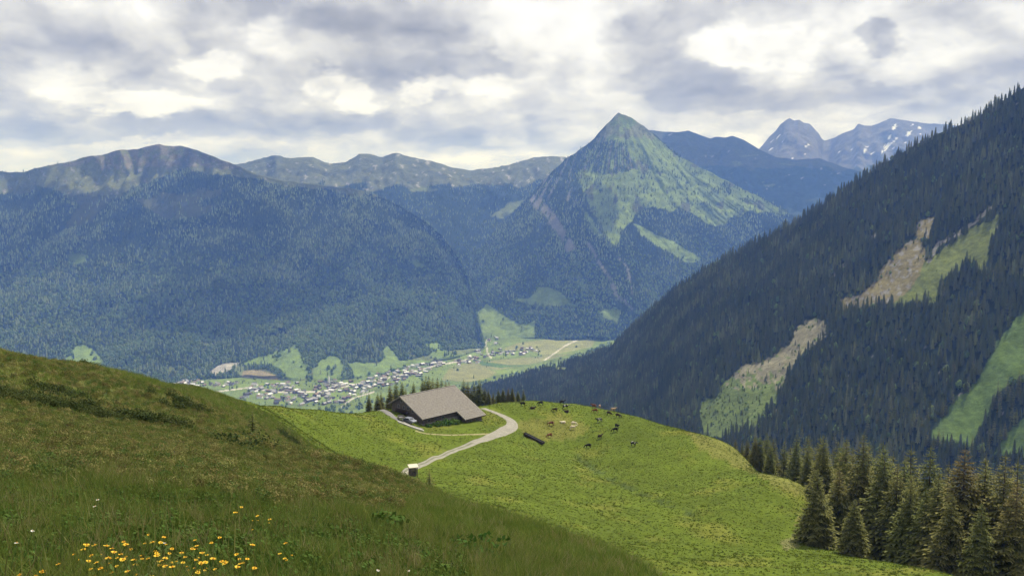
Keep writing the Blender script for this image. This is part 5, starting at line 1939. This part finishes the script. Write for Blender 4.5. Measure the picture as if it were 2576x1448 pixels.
def cow_mat(name, c1, c2, thr=.5):
    m, g, b = new_mat(name)
    oi = g.n('ShaderNodeObjectInfo')
    tc = g.vm('ADD', g.n('ShaderNodeTexCoord').outputs['Object'], oi.outputs['Location'])
    n = g.noise(tc, 1.4, 3, .5)
    g.l(g.mix(g.maprange(n, thr, thr + .04, 0., 1.), c1, c2), b.inputs['Base Color'])
    b.inputs['Roughness'].default_value = .75
    return m


CM = {'black': cow_mat('black_hide', (.012, .011, .011), (.03, .026, .022), .56), 'pied': cow_mat('black_white_hide', (.014, .013, .013), (.62, .60, .55), .54),
      'dark': cow_mat('dark_brown_hide', (.035, .022, .016), (.06, .04, .03), .55), 'red': cow_mat('red_brown_hide', (.16, .06, .03), (.20, .085, .045), .55),
      'fawn': cow_mat('fawn_hide', (.33, .22, .14), (.45, .34, .24), .5), 'cream': cow_mat('cream_hide', (.62, .52, .36), (.72, .64, .48), .5)}
POSE = {p: cow_mesh(p) for p in ('graze', 'stand', 'lie')}
COWM = {}
CATTLE = [(255, 285, 'black', 'stand', 200, 'black cow nearest to the farmhouse on the crest of the meadow'), (415, 328, 'dark', 'lie', 10, 'dark cow lying just below the black ones near the crest'), (545, 268, 'black', 'graze', 170, 'black cow standing side on at the crest, second from the farmhouse'),
          (890, 255, 'black', 'stand', 20, 'black cow on the skyline of the crest'), (775, 378, 'dark', 'graze', 185, 'dark brown cow left of the black and white one'), (945, 330, 'pied', 'stand', 0, 'black and white cow below the one on the skyline'), (965, 385, 'dark', 'lie', 160, 'dark cow lying just below the black and white one'),
          (1405, 315, 'red', 'stand', 150, 'red brown cow at the left of the group on the far rim'), (1500, 305, 'fawn', 'graze', 80, 'fawn cow grazing on the rim above the group'), (1425, 390, 'red', 'graze', 165, 'red brown cow grazing below the left of the rim group'), (1715, 375, 'fawn', 'stand', 20, 'fawn cow standing on the rim at the right of the group'),
          (1650, 432, 'dark', 'graze', 320, 'dark brown cow below the fawn one of the rim group'), (1795, 472, 'dark', 'graze', 330, 'rightmost dark cow of the rim group, facing downhill'), (715, 600, 'red', 'graze', 185, 'red brown cow grazing above the drinking trough'), (1080, 600, 'cream', 'graze', 5, 'upper of the two cream cows in the middle of the pasture'),
          (1065, 668, 'cream', 'stand', 10, 'lower of the two cream cows in the middle of the pasture'), (910, 560, 'cream', 'lie', 190, 'cream cow lying on the tan grass'), (690, 790, 'red', 'graze', 205, 'brown cow grazing right behind the trough'), (1490, 545, 'pied', 'stand', 200, 'black cow with a white back below the rim group'),
          (1775, 640, 'black', 'stand', 300, 'upper of the two black cows standing close together on the right'), (1745, 700, 'black', 'graze', 190, 'lower of the two black cows standing close together on the right'), (1500, 810, 'dark', 'stand', 40, 'dark brown cow alone in the middle of the green pasture'), (1310, 965, 'black', 'graze', 190, 'nearest black cow, alone at the lower left of the herd'),
          (2040, 930, 'pied', 'stand', 320, 'rightmost cow, black with white, facing downhill')]
for a, b, c, po, hd, lab in CATTLE:
    qx, qy = (1900 + a / 4.293) * .6706, (1450 + b / 4.293) * .6706 + 4
    x, y, z = on_ground(qx, qy, 150, 300)
    if (c, po) not in COWM:
        me = POSE[po].copy()
        me.materials.clear()
        me.materials.append(CM[c])
        COWM[(c, po)] = me
    o = link('cow', COWM[(c, po)])
    o.location = (x, y, z - (.58 if po == 'lie' else -.02))
    o.rotation_euler = (0, 0, R_(hd))
    s_ = random.uniform(.86, 1.0)
    o.scale = (s_,) * 3
    tag(o, lab, 'cow', 'cattle on the meadow')

# ------------------------------------------------------------------ the village
M_WALLS = [simple('white_render', (.72, .71, .68), (.8, .79, .76), .3, .9), simple('cream_render', (.52, .47, .38), (.6, .55, .45), .3, .9), simple('brown_boarding', (.11, .08, .06), (.17, .13, .10), .4, .9), simple('grey_boarding', (.22, .20, .18), (.30, .28, .26), .4, .9)]
M_ROOFS = [simple('grey_tiles', (.27, .265, .27), (.36, .355, .36), .3, .8), simple('dark_tiles', (.055, .05, .052), (.09, .085, .085), .3, .8), simple('brown_tiles', (.16, .11, .09), (.22, .16, .13), .3, .8), simple('pale_sheet_roof', (.60, .60, .61), (.7, .7, .7), .3, .6)]


def house_parts(w, l, h, pitch_, ov_=.8):
    wm = MB()
    rz_ = h + w / 2 * pitch_
    pr_ = [(-w / 2, -2.), (w / 2, -2.), (w / 2, h), (0, rz_), (-w / 2, h)]
    wm.add([(x, -l / 2, z) for x, z in pr_] + [(x, l / 2, z) for x, z in pr_], [(0, 1, 2, 3, 4), (9, 8, 7, 6, 5), (0, 5, 6, 1), (1, 6, 7, 2), (4, 9, 5, 0)])
    rm = MB()
    for s_ in (-1, 1):
        n_v = Vector((s_ * pitch_, 0, 1)).normalized()
        x1 = s_ * (w / 2 + ov_)
        rm.slab([(s_ * .001, -l / 2 - ov_, rz_ + .05), (x1, -l / 2 - ov_, rz_ + .05 - (w / 2 + ov_) * pitch_), (x1, l / 2 + ov_, rz_ + .05 - (w / 2 + ov_) * pitch_), (s_ * .001, l / 2 + ov_, rz_ + .05)], n_v, .3)
    return wm, rm


SHAPES = [house_parts(*q_) for q_ in ((11, 14, 6., .45), (13, 16, 6.5, .42), (10, 12, 5.5, .5), (14, 22, 7, .4), (11, 27, 5.5, .38))]
WMESH = {}


def house_meshes(i, wi, ri):
    if (i, wi) not in WMESH:
        me = SHAPES[i][0].mesh('wall')
        me.materials.append(M_WALLS[wi])
        WMESH[(i, wi)] = me
    if (i, 9 + ri) not in WMESH:
        me = SHAPES[i][1].mesh('roof')
        me.materials.append(M_ROOFS[ri])
        WMESH[(i, 9 + ri)] = me
    return WMESH[(i, wi)], WMESH[(i, 9 + ri)]


def valley_at(px, py):
    r_ = [float(q_) for q_ in ray(px, py)]
    z = -712.
    for _ in range(12):
        k_ = z / r_[2]
        x, y = r_[0] * k_, r_[1] * k_
        z = -712 + 3 * float(fbm(x / 300, y / 300, 3, 91)) + min(1, max(0, (y - 4500) / 900)) ** 1.5 * 95
    return x, y, z


z3 = lambda L: [((640 + a / 5.152) * .6706, (1300 + b / 5.152) * .6706) for a, b in L]
VIL = [(z3([(90, 680), (350, 580), (640, 590), (700, 720), (640, 850), (350, 820), (100, 800)]), 30, 'in the hamlet at the left end of the village'),
       (z3([(200, 860), (600, 880), (600, 930), (230, 940)]), 8, 'in the few houses below the left hamlet'),
       (z3([(760, 660), (1340, 690), (1360, 780), (720, 780)]), 10, 'along the lane between the hamlet and the village'),
       ([(600, 1003), (640, 965), (690, 958), (760, 965), (790, 975), (800, 1000), (760, 1022), (650, 1012)], 72, 'in the left part of the village'),
       ([(790, 962), (850, 955), (905, 962), (960, 940), (985, 950), (940, 985), (890, 1000), (850, 1018), (790, 1020)], 78, 'in the middle of the village by the church'),
       ([(940, 945), (1000, 925), (1080, 912), (1115, 908), (1120, 925), (1060, 945), (1000, 962), (965, 975)], 62, 'in the right part of the village'),
       ([(1112, 912), (1200, 895), (1240, 884), (1250, 900), (1200, 915), (1120, 924)], 22, 'in the row between village and upper hamlet'),
       ([(1195, 890), (1205, 865), (1225, 845), (1245, 832), (1262, 842), (1258, 868), (1270, 890), (1240, 900)], 24, 'in the upper hamlet at the mouth of the side valley'),
       ([(1262, 890), (1300, 872), (1320, 872), (1370, 882), (1340, 893), (1290, 900)], 20, 'in the last row of houses out on the flat')]
hp_pts = []
kinds_w = ('white walled', 'cream walled', 'brown timber', 'grey timber')
kinds_r = ('grey roofed', 'dark roofed', 'brown roofed', 'pale roofed')
for poly, n, where in VIL:
    xs, ys = [q_[0] for q_ in poly], [q_[1] for q_ in poly]
    cnt = tr_n = 0
    while cnt < n and tr_n < 4000:
        tr_n += 1
        qx, qy = random.uniform(min(xs), max(xs)), random.uniform(min(ys), max(ys))
        if not inside(poly, np.array([qx]), np.array([qy]))[0]:
            continue
        x, y, z = valley_at(qx, qy)
        if any((x - p_[0]) ** 2 + (y - p_[1]) ** 2 < 16.5 ** 2 for p_ in hp_pts):
            continue
        hp_pts.append((x, y))
        i = random.choices(range(5), (4, 4, 3, 2, 1))[0]
        wi = random.choices(range(4), (4, 3, 5, 4))[0]
        ri = random.choices(range(4), (5, 3, 3, 2.5))[0]
        wm, rm = house_meshes(i, wi, ri)
        o = link('village_house', wm)
        o.location = (x, y, z)
        o.rotation_euler = (0, 0, R_(random.choice((62, -28))) + random.gauss(0, .25))
        s_ = random.uniform(.85, 1.15)
        o.scale = (s_,) * 3
        lab = '%s %s house %s' % (kinds_w[wi], kinds_r[ri], where)
        tag(o, lab, 'house', lab.replace(' house ', ' houses '))
        link('roof', rm, None, o)
        cnt += 1
print('HOUSES', len(hp_pts))
# church
x, y, z = valley_at(820, 966)
ch = empty('village_church', (x, y, z), R_(60))
tag(ch, 'white village church with a slim pointed tower', 'church')
wm, rm = house_parts(12, 24, 9, .8, .5)
wm.obj('nave', M_WALLS[0], ch)
rm.obj('roof', M_ROOFS[1], ch)
MB().box(-3, 3, -18, -12.5, -2, 24).obj('tower', M_WALLS[0], ch)
sp = MB()
sp.add([(-3.3, -18.4, 24.01), (3.3, -18.4, 24.01), (3.3, -12.1, 24.01), (-3.3, -12.1, 24.01), (0, -15.2, 40)], [(3, 2, 1, 0), (0, 1, 4), (1, 2, 4), (2, 3, 4), (3, 0, 4)])
sp.obj('spire', M_ROOFS[3], ch)
# trees between the houses
pts, scs = [], []
for poly, n, where in VIL:
    xs, ys = [q_[0] for q_ in poly], [q_[1] for q_ in poly]
    for _ in range(int(n * 1.1)):
        qx, qy = random.uniform(min(xs) - 8, max(xs) + 8), random.uniform(min(ys) - 4, max(ys) + 4)
        x, y, z = valley_at(qx, qy)
        if any((x - p_[0]) ** 2 + (y - p_[1]) ** 2 < 10 ** 2 for p_ in hp_pts):
            continue
        pts.append((x, y, z))
        scs.append(random.uniform(.3, .75))
n_ = len(pts)
rot = np.zeros((n_, 3))
rot[:, 2] = RNG.uniform(0, 6.28, n_)
scatter('village_greenery', np.array(pts), rot, np.array(scs), RNG.choice([0, 1, 3, 3], n_), P_FAR + [P_FARB], 'garden and field trees between the houses of the village')
